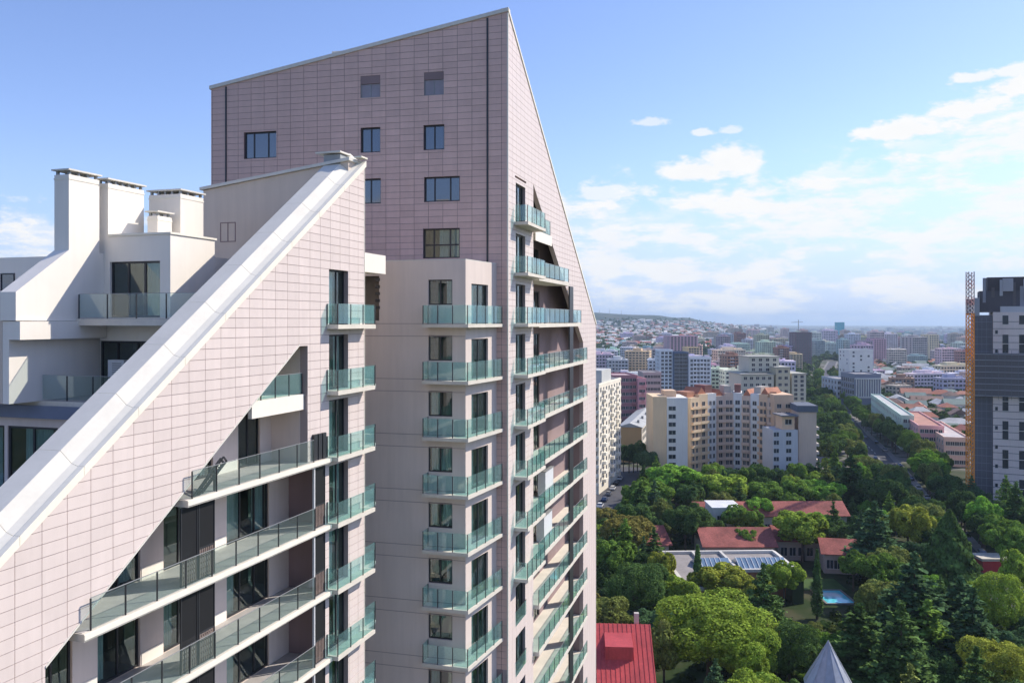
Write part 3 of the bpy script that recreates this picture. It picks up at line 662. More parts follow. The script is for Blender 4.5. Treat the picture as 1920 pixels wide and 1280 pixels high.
        rail(FC.P(uL + .1, b, 0)[:2], FC.P(ur - .05, b, 0)[:2], z, 1.08, sl, 1.6)
        if k < 1: MB().box(FC, 16.6, 18.0, -.40, -.28, z, LV(k + 1) - .28).build('dark_screen', M['metal_dark'], T)
    dz = []
    for k in range(2, -12, -1):
        z = LV(k); dz += [(8, 10.6, z + .02, z + 2.5), (12, 13.8, z + .02, z + 2.5)]
    mb = MB(); dz = [h for h in dz if h[1] < (78.8 - h[3]) / .655]
    for z0, z1 in [(18, LV(-1))] + [(LV(k), LV(k + 1)) for k in (-1, 0, 1, 2)]: wall_boxes(mb, FC, uL, min(uR + .1, (78.8 - z1) / .655), z0, z1, 1.45, 1.7, dz)
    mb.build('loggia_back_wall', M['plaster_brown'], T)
    for h in dz: window(FC, h[0], h[1], 1.55, h[2], h[3], T, mull=(.5,), fw=.1, room=1, curtain=[(.1, .5)], name='loggia_door')
    MB().box(FC, uL - .02, uL + .04, .36, 1.44, 18, 70).build('loggia_side_wall', M['plaster_white'], T)
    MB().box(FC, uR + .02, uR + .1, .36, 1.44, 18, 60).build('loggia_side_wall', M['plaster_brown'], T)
    for i, (k, u) in enumerate(((-4, 12.4), (-5, 12.0))):
        cb = thing('white_cabinet', 'white balcony cabinet on the %s loggia of the tower side' % ('upper' if i == 0 else 'lower'), 'cabinet', FC.P(u, .6, LV(k) + .003))
        MB().box(FC, u - 1.3, u + 1.3, .3, .9, LV(k) + .003, LV(k) + 1.9).build('body', M['metal_white'], cb); MB().box(FC, u - 1.35, u + 1.35, .25, .95, LV(k) + 1.905, LV(k) + 1.95).build('top', M['metal_grey'], cb)
    # ---- shaded bay in the recess
    O = (pxX(873, 50.0), 50.0); e1 = unit(-5960, 1600); FR = Fr(O, e1, (e1[1], -e1[0]))
    Pb = FB.P(FB.ua(931), 0, 0); sdir = unit(Pb[0] - O[0], Pb[1] - O[1]); FS = Fr(O, sdir, (-sdir[1], sdir[0])); LS = math.hypot(Pb[0] - O[0], Pb[1] - O[1])
    top = 63.56; a0, a1 = FR.ua(848), FR.ua(803)
    ks = range(0, -8, -1)
    hw = [(a0, a1, LV(k) + 1.13, LV(k) + 2.62) for k in ks] + [(FR.ua(711), FR.ua(640), LV(0) + .2, LV(0) + 2.9)]
    s0, s1 = FS.ua(884), FS.ua(915); hd = [(s0, s1, LV(k) + .02, LV(k) + 2.4) for k in ks]
    mb = wall_boxes(MB(), FR, 0, 9, 0, top, .0, .3, hw); mb.build('bay_wall', M['plaster_lilac'], T)
    mb = wall_boxes(MB(), FS, 0, LS, 0, top, .0, .3, hd); mb.build('bay_wall', M['plaster_lilac'], T)
    MB().plan([O, FS.P(LS, 0, 0)[:2], FR.P(9, 4.2, 0)[:2], FR.P(9, 0, 0)[:2]], top + .002, top + .06).build('bay_roof', M['coping_grey_shaded'], T)
    MB().box(FR, FR.ua(711) - .3, 9, 1.2, 1.3, 59, 63.2).build('niche_back', M['room'], T)
    mb = MB()
    for i in range(5): mb.box(FR, FR.ua(711) - .05, FR.ua(711) + .25, -.012, .28, LV(0) + .9 + i * .42, LV(0) + 1.08 + i * .42)
    mb.build('louvre_bracket', M['metal_dark'], T)
    for k in ks:
        z = LV(k)
        for dzz in (.02, -.72): MB().box(FR, .02, 9, -.004, .02, z + dzz - .02, z + dzz + .02).build('groove_shade', M['joint'], T)  # raised dark strip; the shade of a recessed line put into its colour
        window(FR, a0, a1, .15, z + 1.13, z + 2.62, T, mull=(.52,), fw=.07, curtain=[[(.05, .3)], [(.6, .95)], [(.05, .45), (.7, .95)], [], [(.08, .92)]][(k * 7) % 5], name='window')
        window(FS, s0, s1, .15, z + .02, z + 2.4, T, mull=(.5,), fw=.08, curtain=[(.1, .4)], name='balcony_door')
        aL = FR.ua(791, -.9); C0 = (O[0] - .9 * FR.b[0] - .48 * FS.b[0], O[1] - .9 * FR.b[1] - .48 * FS.b[1])
        pts = [FR.P(aL, -.001, 0)[:2], FR.P(aL, -.9, 0)[:2], C0, FS.P(LS - .05, -.48, 0)[:2], FS.P(LS - .05, -.001, 0)[:2], (O[0] - .001 * FR.b[0], O[1] - .001 * FR.b[1])]
        sl = MB().plan(pts, z - .2, z).build('balcony', M['slab'], T)
        e = .05; C1 = (C0[0] + e * (FR.b[0] + FS.b[0]), C0[1] + e * (FR.b[1] + FS.b[1]))
        rail(FR.P(aL - .05, -.85, 0)[:2], C1, z, 1.1, sl, 1.0, top=False); rail(C1, FS.P(LS - .12, -.43, 0)[:2], z, 1.1, sl, 1.3, (False, True), top=False); rail(FR.P(aL - .05, -.03, 0)[:2], FR.P(aL - .05, -.82, 0)[:2], z, 1.1, sl, 1.0, (True, False), top=False)
    part('bridge_beam', M['plaster_white'], T, FA, -2.6, -.04, .0, .9, 62.65, 63.7)
build_tower()
# ------------------------------------------------------------------ terrain
RIDGE = [(-9000, 590), (900, 589), (1116, 584.6), (1182, 588.7), (1237, 590), (1264, 595), (1291, 593.5), (1313, 600), (1341, 604), (1428, 609.5), (1483, 615), (1520, 619), (1700, 624), (9000, 624)]
RX, RY = [q[0] for q in RIDGE], [q[1] for q in RIDGE]
def hmap(X, Y):
    X = np.asarray(X, float); Y = np.asarray(Y, float)
    D = np.maximum(Y, 1.0); px_ = np.clip(HX + F_PX * X / D, -9000, 9000)
    top = np.maximum(0, EYE + (HY - np.interp(px_, RX, RY)) / F_PX * 6000 - 4)
    r = np.hypot(X, Y); t = np.clip((r - 1650) / 4350, 0, 1); t = t * t * (3 - 2 * t) * .55 + t * .45
    fall = np.clip(1 - (r - 6200) / 2600, 0, 1)
    und = np.sin(X / 170 + 1.3) * np.cos(Y / 230) * 5 + np.sin(X / 61 + Y / 87) * 2.2 + np.sin((X - Y) / 340) * 5
    h = top * t * fall + und * np.clip((r - 1700) / 1500, 0, 1) * np.clip(top / 60, 0, 1) * fall * np.clip((5800 - r) / 900, .15, 1)
    low = 30 * np.clip((r - 2000) / 3000, 0, 1) * np.clip(1 - top / 45, 0, 1)
    return np.where(Y > 0, np.maximum(h, 0) - low, -30 * np.clip((r - 2000) / 3000, 0, 1))
def ground_material():
    mt, N, L = new_mat('ground_cover'); b = N['Principled BSDF']; b.inputs['Roughness'].default_value = .95; b.inputs['Specular IOR Level'].default_value = .1
    geo = N.new('ShaderNodeNewGeometry'); sp = N.new('ShaderNodeSeparateXYZ'); L.new(geo.outputs['Position'], sp.inputs[0])
    def noise(s, d=5):
        n = N.new('ShaderNodeTexNoise'); L.new(geo.outputs['Position'], n.inputs['Vector']); n.inputs['Scale'].default_value = s; n.inputs['Detail'].default_value = d; return n.outputs['Fac']
    def ss(v, lo, hi):
        n = N.new('ShaderNodeMapRange'); n.interpolation_type = 'SMOOTHSTEP'; L.new(v, n.inputs[0]); n.inputs[1].default_value = lo; n.inputs[2].default_value = hi; return n.outputs[0]
    def mix(f, a, c):
        n = N.new('ShaderNodeMix'); n.data_type = 'RGBA'; L.new(f, n.inputs[0])
        for i, q in ((6, a), (7, c)):
            if isinstance(q, tuple): n.inputs[i].default_value = (*q, 1)
            else: L.new(q, n.inputs[i])
        return n.outputs[2]
    city = mix(ss(noise(.02), .44, .56), (.075, .085, .05), (.21, .20, .185)); city = mix(ss(noise(.11), .5, .62), city, (.04, .055, .025))
    park = mix(ss(noise(.09), .4, .6), (.03, .05, .016), (.075, .075, .04))
    hill = mix(ss(noise(.006), .4, .6), (.028, .05, .04), (.075, .075, .05)); hill = mix(ss(noise(.035), .52, .64), hill, (.05, .07, .035))
    c = mix(ss(sp.outputs[1], 300, 360), park, city); c = mix(ss(sp.outputs[2], 10, 34), c, hill)
    L.new(c, b.inputs['Base Color']); return mt
def build_ground():
    rad = np.concatenate([[0.0, 40, 80], np.geomspace(120, 16000, 95)]); th = np.concatenate([np.linspace(-math.pi, -.8, 14)[:-1], np.linspace(-.8, .8, 190), np.linspace(.8, math.pi, 14)[1:-1]])
    Rg, Tg = np.meshgrid(rad, th, indexing='ij'); X = Rg * np.sin(Tg); Y = Rg * np.cos(Tg); Z = hmap(X, Y)
    n, k = X.shape; v = np.stack([X, Y, Z], -1).reshape(-1, 3).tolist(); f = []
    for i in range(n - 1):
        for j in range(k): f.append((i * k + j, i * k + (j + 1) % k, (i + 1) * k + (j + 1) % k, (i + 1) * k + j))
    mb = MB(); mb.v, mb.f, mb.mi = v, f, [0] * len(f)
    g = mb.build('ground', ground_material(), None, True); g['kind'] = 'structure'; g['label'] = 'city ground rising to low hills on the horizon'
build_ground()
def strip(name, pts, width, z, mat, label):
    mb = MB(); L_, R2 = [], []
    for i, p in enumerate(pts):
        a = Vector(pts[max(0, i - 1)]); b = Vector(pts[min(len(pts) - 1, i + 1)]); d = (b - a).normalized(); n = Vector((-d.y, d.x)) * width / 2
        L_.append(Vector(p) + n); R2.append(Vector(p) - n)
    for i in range(len(pts) - 1): mb.poly([(*R2[i], z), (*R2[i + 1], z), (*L_[i + 1], z), (*L_[i], z)])
    o = mb.build(name, mat); o['kind'] = 'structure'; o['label'] = label; return o
M['asphalt'] = pmat('asphalt', (.075, .075, .085), .9, .2, .15, fine=.1); M['pave'] = pmat('paving', (.21, .20, .19), .9, .15, .3); M['line'] = pmat('road_paint', (.7, .7, .68), .8, .1, 1)
ROAD = [(104, 160), (109, 200), (121, 240), (138, 301), (164, 385), (181, 448), (240, 640), (330, 900), (470, 1250)]
strip('pavement', ROAD, 15, .03, M['pave'], 'pale pavement along both sides of the main street'); strip('road', ROAD, 10, .06, M['asphalt'], 'grey asphalt main street running away between trees')
for i in range(2, 5):
    a, b = Vector(ROAD[i]), Vector(ROAD[i + 1]); n = int((b - a).length / 9)
    mb = MB(); d = (b - a).normalized(); w = Vector((-d.y, d.x)) * .1
    for j in range(n):
        p = a + d * (j * 9); q = p + d * 4; mb.poly([(*(p - w), .09), (*(q - w), .09), (*(q + w), .09), (*(p + w), .09)])
    o = mb.build('road_marking', M['line']); o['kind'] = 'structure'; o['label'] = 'white dashed lane line on the main street'
strip('street', [(20, 235), (27, 265), (36, 300), (46, 350)], 13, .05, M['asphalt'], 'narrow side street lined with parked cars below the cream block')
strip('forecourt', [(100, 150), (116, 168), (128, 185)], 22, .04, pmat('forecourt_asphalt', (.20, .195, .20), .9, .15, .2), 'grey asphalt yard beside the red kiosk')

# ------------------------------------------------------------------ generic windows for buildings further off
_wm = {}
def win_mesh(w, h, frame=True, mat='glass_far'):
    key = (round(w, 2), round(h, 2), frame, mat)
    if key not in _wm:
        mb = MB(); mb.box(W, -w / 2, w / 2, -.06, .1, 0, h); mb.cur = 1
        mb.box(W, -w / 2 - .1, w / 2 + .1, -.14, .1, -.14, -.002)
        if frame: mb.box(W, -.05, .05, -.085, .1, .002, h - .002).box(W, -w / 2 - .07, -w / 2 - .002, -.09, .1, 0, h).box(W, w / 2 + .002, w / 2 + .07, -.09, .1, 0, h)
        _wm[key] = mb.mesh('window', [M[mat], M['white_band']])
    return _wm[key]
def put_windows(root, F, xs, zs, w, h, skip=0, rnd=None, **kw):
    """windows on the plane b = 0 of F, whose -b side is outdoors"""
    me = win_mesh(w, h, **kw); ang = math.atan2(F.a[1], F.a[0]); off = base_of(root)
    for x in xs:
        for z in zs:
            if skip and rnd.random() < skip: continue
            p = F.P(x, 0, z); inst('window', me, root, (p[0] - off[0], p[1] - off[1], p[2] - off[2]), ang)
def lin(a, b, n): return [a + (b - a) * (i + .5) / n for i in range(n)]
def paint(o, c): o.color = (*c, 1); return o
def bg_block(name, label, x0, x1, ytop, D, depth, c, floors, cols, rot=0.0, side=3, ww=1.5, wh=1.5, roofc=None, group=None, cat='building', balc=(), skip=0.0, z0=0.0, parapet=.8, lside=True):
    """block whose front runs from photo column x0 to x1 at distance D (its nearest corner); rot turns it about that corner"""
    XA, XB = pxX(x0, D), pxX(x1, D); wdt = (XB - XA) / math.cos(rot); F = frame_at(XA, D, rot); H = pxZ(ytop, D)
    c = tuple(min(.84, q * 1.45) for q in c); t = thing(name, label, cat, F.P(wdt / 2, depth / 2, z0), group)
    paint(MB().box(F, 0, wdt, 0, depth, z0, H).build('wall', M['obj_paint'], t), c)
    rf = MB().box(F, .3, wdt - .3, .3, depth - .3, H, H + .15).build('roof', M['obj_roof'], t); paint(rf, roofc or (.34, .32, .31))
    mb = MB(); p = .25
    mb.box(F, -.1, wdt + .1, -.1, p, H, H + parapet).box(F, -.1, wdt + .1, depth - p, depth + .1, H, H + parapet).box(F, -.1, p, p, depth - p, H, H + parapet).box(F, wdt - p, wdt + .1, p, depth - p, H, H + parapet)
    paint(mb.build('parapet', M['obj_paint'], t), tuple(min(1, q * 1.08) for q in c))
    rnd = random.Random(int(x0 * 7 + D)); fh = (H - z0) / floors; zs = [z0 + fh * (i + .5) - wh / 2 for i in range(floors)]; zs = [z for z in zs if z > z0 + 1]
    put_windows(t, F, lin(.6, wdt - .6, cols), zs, ww, wh, skip, rnd)
    if side:
        if lside: put_windows(t, Fr(F.P(0, depth, 0)[:2], (-F.b[0], -F.b[1]), F.a), lin(.6, depth - .6, side), zs, ww, wh, skip, rnd)
        else: put_windows(t, Fr(F.P(wdt, 0, 0)[:2], F.b, (-F.a[0], -F.a[1])), lin(.6, depth - .6, side), zs, ww, wh, skip, rnd)
    for ci in balc:
        x = lin(.6, wdt - .6, cols)[ci]
        for z in zs:
            paint(MB().box(F, x - 1.5, x + 1.5, -1.1, -.0, z - .9, z - .75).box(F, x - 1.5, x + 1.5, -1.1, -1.0, z - .75, z + .15).build('balcony', M['obj_paint'], t), tuple(min(1, q * 1.1) for q in c))
    return t, F, wdt, H
def roof_hut(t, F, a0, a1, b0, b1, z0, z1, c, nm='roof_hut'):
    return paint(MB().box(F, a0, a1, b0, b1, z0, z1).build(nm, M['obj_paint'], t), c)

# ---- the curved apartment block
def curved_block():
    t = thing('curved_apartment_block', 'tan and white curved apartment block of eleven floors behind the park trees', 'building', (pxX(1375, 335), 335, 0))
    tan, white, pink, ochre = (.82, .62, .40), (.82, .80, .76), (.74, .56, .44), (.80, .55, .36)
    H = pxZ(747, 325)
    zs = [H - 4.1 - 3.03 * i for i in range(10)]
    # left wing
    F = frame_at(pxX(1224, 322), 322, 0); w0 = pxX(1250, 322) - pxX(1224, 322); w1 = pxX(1289, 322) - pxX(1224, 322)
    paint(MB().box(F, 0, w0, 0, 16, 0, H + 1).build('wall', M['obj_paint'], t), tan); paint(MB().box(F, w0 + .01, w1, -.4, 16, 0, H + .6).build('wall', M['obj_paint'], t), white)
    FWg = Fr(F.P(0, -.4, 0)[:2], F.a, F.b); put_windows(t, FWg, [w0 + 2.0], zs, 2.6, 1.5)
    put_windows(t, Fr(F.P(w1, -.4, 0)[:2], F.b, (-F.a[0], -F.a[1])), [3, 8], zs, 1.6, 1.5)
    paint(MB().box(F, w0 - .3, w0 + 4.2, 3, 10, H + .6, H + 3).build('roof_hut', M['obj_paint'], t), ochre)
    # concave middle, a facet per bay
    n = 10; pts = []
    for i in range(n + 1):
        s = i / n; D = 334 + 11 * math.sin(math.pi * min(1, s * 1.05)); x = 1295 + 160 * s; pts.append((pxX(x, D), D))
    cols = [tan, tan, white, pink, pink, white, pink, white, ochre, pink]
    for i in range(n):
        (xa, ya), (xb, yb) = pts[i], pts[i + 1]; L_ = math.hypot(xb - xa, yb - ya); Fi = Fr((xa, ya), unit(xb - xa, yb - ya), (-unit(xb - xa, yb - ya)[1], unit(xb - xa, yb - ya)[0]))
        h = H + (0.5 if i % 3 else -.6)
        paint(MB().box(Fi, .005, L_ - .005, 0, 12, 0, h).build('wall', M['obj_paint'], t), cols[i])
        put_windows(t, Fi, [L_ / 2] if i % 2 else [L_ * .3, L_ * .72], zs, 1.7 if i % 2 else 1.1, 1.6)
        if i in (0, 1, 3, 4, 6, 8, 9):
            for z in zs: paint(MB().box(Fi, .15, L_ - .15, -1.2, -.01, z - 1.0, z - .82).box(Fi, .15, L_ - .15, -1.2, -1.1, z - .82, z + .1).build('balcony', M['obj_paint'], t), tuple(q * 1.05 for q in cols[i]))
        if i in (0, 2, 4, 5, 7, 9):
            paint(MB().box(Fi, .4, L_ - .4, 2, 8, h + .01, h + 2.2 + (i % 3) * .5).build('roof_hut', M['obj_paint'], t), ((.45, .22, .14), (.50, .46, .40), (.25, .12, .10))[i % 3])
        if i in (1, 3, 6, 8):
            mb = MB(); mb.prism(Fi, [(.1, h + .01), (L_ - .1, h + .01), (L_ / 2, h + 2.6)], 1, 9); paint(mb.build('roof_gable', M['obj_roof'], t), (.42, .17, .10))
    # right wing: tall tan, lower white tower in front
    F = frame_at(pxX(1452, 330), 330, 0); wa = pxX(1488, 330) - pxX(1452, 330)
    paint(MB().box(F, 0, wa, 0, 14, 0, H + 1).build('wall', M['obj_paint'], t), ochre); put_windows(t, F, [1.8, 5.2], zs, 1.6, 1.5)
    F = frame_at(pxX(1450, 316), 316, .05); wb = (pxX(1497, 316) - pxX(1450, 316)); hb = pxZ(806, 316)
    paint(MB().box(F, 0, wb, 0, 12, 0, hb).build('wall', M['obj_paint'], t), (.64, .64, .66)); put_windows(t, F, [wb * .12, wb * .62], [z for z in zs if z < hb - 2], 1.9, 1.5)
    paint(MB().box(F, wb * .4, wb * .9, 1, 8, hb + .01, hb + 5).build('roof_hut', M['obj_paint'], t), ochre); put_windows(t, Fr(F.P(0, 1, 0)[:2], F.a, F.b), [wb * .65], [hb + 2], 2.4, 1.8)
    paint(MB().box(F, wb * .3, wb * 1.0, -.6, 9, hb + 5.02, hb + 5.5).build('roof_slab', M['obj_paint'], t), (.2, .2, .22))
    F = frame_at(pxX(1497, 318), 318, -.1); wc = (pxX(1530, 318) - pxX(1497, 318)); hc = pxZ(772, 318)
    paint(MB().box(F, .02, wc, 0, 14, 0, hc).build('wall', M['obj_paint'], t), pink); put_windows(t, F, [wc * .45], [3.5], 2.2, 1.5)
    paint(MB().box(F, -.5, wc + .4, -.6, 14.4, hc + .01, hc + 2.4).build('roof_band', M['obj_paint'], t), (.13, .15, .19))
    for z in [z for z in zs if z < hc - 3]: paint(MB().box(F, wc, wc + 1.1, .5, 6, z - .9, z + .2).build('balcony', M['obj_paint'], t), (.62, .58, .52))
curved_block()

# ---- named buildings of the middle distance
CREAM, WHITE, GREY, PINK, BRICK, TAN = (.58, .54, .44), (.60, .60, .60), (.38, .39, .41), (.50, .36, .34), (.30, .14, .13), (.52, .38, .25)
def named():
    t, F, w, H = bg_block('cream_apartment_block', 'cream apartment block with many balconies, partly hidden behind the pink tower', 1072, 1121, 722, 298, 34, (.58, .53, .44), 12, 7, -.35, side=8, lside=False, balc=(5, 6))
    roof_hut(t, F, w * .3, w * .95, 6, 20, H + .2, H + 5, (.55, .56, .54))
    Fr_ = Fr(F.P(w, 0, 0)[:2], F.b, (-F.a[0], -F.a[1])); fh = H / 12
    for i in (1, 4, 6):
        for k in range(1, 12): paint(MB().box(Fr_, lin(.6, 33.4, 8)[i] - 1.6, lin(.6, 33.4, 8)[i] + 1.6, -1.3, -.0, fh * k + .2, fh * k + 1.3).build('balcony', M['obj_paint'], t), (.84, .79, .68))
    # long low school with grey roof
    D = 362; F = frame_at(pxX(1160, D), D, -R_(15)); w = (pxX(1202, D) - pxX(1160, D)); H = 15
    t = thing('school_building', 'long low building with brown end wall and grey sheet roof beside the cream block', 'building', F.P(w / 2, 50, 0))
    paint(MB().box(F, 0, w, 0, 105, 0, H).build('wall', M['obj_paint'], t), (.56, .36, .17)); paint(MB().box(F, w + .01, w + .25, .2, 105, 0, H - .2).build('side_wall', M['obj_paint'], t), (.66, .60, .50))
    mb = MB(); mb.prism(F, [(-.6, H + .01), (w + .8, H + .01), (w * .5, H + 1.8)], -.6, 105.5); paint(mb.build('roof', M['obj_roof'], t), (.42, .43, .42))
    put_windows(t, Fr(F.P(w + .25, 0, 0)[:2], F.b, (-F.a[0], -F.a[1])), lin(2, 103, 22), [2, 5.6, 9.2, 12.2], 2.4, 1.7)
    for i in range(6): paint(MB().box(F, w * .72, w * .82, 8 + 16 * i, 9.2 + 16 * i, H + .3, H + 2.2).build('vent', M['obj_paint'], t), (.3, .3, .3))
    # cream stepped tower
    t, F, w, H = bg_block('stepped_apartment_tower', 'large cream stepped apartment tower rising behind the curved block', 1388, 1484, 742, 420, 26, (.60, .57, .45), 9, 8, .06, side=5)
    F1 = Fr(F.P(w * .18, 4, 0)[:2], F.a, F.b); h1 = pxZ(700, 424)
    def tier(x0, x1, yt, D, dep, z0, cc, cols, fl, rotw=.06):
        Fq = frame_at(pxX(x0, D), D, rotw); ww_ = pxX(x1, D) - pxX(x0, D); hh = pxZ(yt, D)
        paint(MB().box(Fq, 0, ww_, 0, dep, z0, hh).build('wall', M['obj_paint'], t), cc)
        paint(MB().box(Fq, -.4, ww_ + .4, -.4, dep + .2, hh + .01, hh + .6).build('cornice', M['obj_paint'], t), (.45, .44, .38))
        fh = (hh - z0) / fl; put_windows(t, Fq, lin(.5, ww_ - .5, cols), [z0 + fh * (i + .5) - .7 for i in range(fl)], 1.6, 1.4)
    tier(1390, 1452, 703, 424, 20, H + .1, (.62, .59, .47), 5, 3); tier(1404, 1462, 670, 432, 16, pxZ(702, 424) + .7, (.60, .58, .47), 4, 3); tier(1455, 1482, 690, 426, 18, H + .1, (.62, .56, .40), 2, 4)
    tier(1484.5, 1512, 702, 428, 22, 0, (.62, .58, .46), 2, 15)
    # white and dark blue offices
    bg_block('office_block', 'white slab office block with blue glass strip left of the cream tower', 1237, 1262, 658, 560, 18, (.55, .57, .60), 16, 3, 0, side=3, ww=1.6)
    bg_block('glass_office_block', 'dark blue glass office block squeezed between two white blocks', 1262.6, 1291, 662, 558, 18, (.08, .11, .17), 16, 5, 0, side=0, ww=1.6, wh=2.0)
    bg_block('banded_apartment_block', 'white banded apartment block right of the dark blue glass office', 1292, 1334, 672, 556, 18, (.62, .61, .60), 13, 6, .08, side=0, balc=(1, 3))
    t, F, w, H = bg_block('red_brick_block', 'dark red apartment block with pinkish balconies behind the grey-roofed school', 1150, 1196, 706, 432, 22, (.30, .14, .15), 9, 6, .12, side=4, roofc=(.5, .36, .36), balc=(0, 5))
    bg_block('pink_balcony_block', 'pink apartment block stepping out beside the dark red block', 1196.5, 1212, 712, 430, 20, (.52, .26, .27), 8, 2, .12, side=0, balc=(0, 1))
    bg_block('brown_apartment_block', 'grey brown apartment block with flat roof right of the red block', 1206, 1240, 700, 470, 20, (.36, .30, .28), 9, 5, 0, side=3)
    t, F, w, H = bg_block('pink_apartment_tower', 'broad pink apartment tower standing in front of the hillside', 1256, 1309, 631, 900, 30, (.46, .31, .34), 20, 8, .05, side=4, ww=2)
    bg_block('ochre_apartment_tower', 'ochre balcony tower in front of the broad pink tower', 1290, 1312, 652, 840, 22, (.56, .42, .24), 15, 4, .05, side=0, ww=2)
    bg_block('dark_brick_tower', 'dark brick tower on the skyline near the far tower crane', 1492, 1522, 624, 1080, 26, (.13, .085, .10), 22, 6, 0, side=4, ww=1.6)
    bg_block('pale_grey_block', 'pale grey blank-sided block above the colonnaded office', 1592, 1637, 657, 690, 22, (.58, .57, .53), 12, 3, 0, side=3, skip=.4)
    bg_block('pink_grey_block', 'pinkish apartment block on the skyline right of the glass tower', 1638, 1662, 636, 1080, 24, (.42, .28, .34), 14, 5, 0, side=3, ww=2)
    bg_block('slate_block', 'slate coloured apartment block beside the pinkish skyline block', 1618, 1637, 640, 1060, 24, (.30, .25, .30), 13, 4, 0, side=3, ww=2)
    bg_block('yellow_block', 'pale yellow tall block on the right skyline', 1742, 1760, 628, 1250, 26, (.56, .48, .32), 15, 4, 0, side=3, ww=2)
    # far teal glass tower
    D = 2450; t = thing('glass_skyscraper', 'slim teal glass skyscraper standing alone on the far skyline', 'building', (pxX(1577, D), D, 0)); F = frame_at(pxX(1570, D), D, .1)
    tm = pmat('teal_curtain_wall', (.05, .42, .52), .15, .1, .02, spec=.8); wv = pxX(1584, D) - pxX(1570, D)
    MB().box(F, 0, wv, 0, 16, 0, pxZ(604, D)).build('curtain_wall', tm, t); mb = MB()
    for i in range(14): mb.box(F, -.15, wv + .15, -.15, 16.15, 3 + i * 3.8, 3.5 + i * 3.8)
    for i in range(14): pass
    mb.build('floor_bands', pmat('teal_band', (.10, .48, .56), .3, .1, .02), t)['kind'] = 'stuff'
    # colonnaded office on the street
    t, F, w, H = bg_block('colonnaded_office', 'dark office with white colonnade on its upper floors beside the street', 1603, 1652, 703, 560, 24, (.16, .17, .21), 5, 1, 0, side=0, skip=1.0)
    for i in range(11): paint(MB().box(F, .6 + i * (w - 1.4) / 10, 1.1 + i * (w - 1.4) / 10, -.7, -.02, H - 14, H - 3).build('column', M['obj_paint'], t), (.66, .66, .64))
    for z in (H - 15, H - 2.8): paint(MB().box(F, -.2, w + .2, -.9, -.01, z, z + .95).build('ledge', M['obj_paint'], t), (.6, .6, .58))
    FL = Fr(F.P(0, 24, 0)[:2], (-F.b[0], -F.b[1]), F.a); put_windows(t, FL, lin(1, 23, 6), [H - 13, H - 9, H - 5], 2.6, 2.6)
    bg_block('stone_office', 'grey office wing with square windows left of the colonnade', 1570, 1602, 712, 590, 30, (.33, .35, .38), 5, 6, 0, side=5, ww=2.2, wh=2)
named()
bg_block('green_terrace', 'long pale green terrace running along the right side of the main street', 1690, 1711, 781, 396, 120, (.40, .50, .42), 4, 2, -.29, side=22, roofc=(.48, .48, .46))
bg_block('pink_terrace', 'pink old terrace with rust roof beside the pale green terrace', 1722, 1764, 800, 372, 62, (.56, .30, .29), 4, 5, -.29, side=11, roofc=(.45, .22, .16))
bg_block('peach_terrace', 'low peach coloured terrace next to the crane mast', 1770, 1812, 822, 352, 60, (.58, .38, .30), 3, 5, -.29, side=11, roofc=(.5, .46, .44))

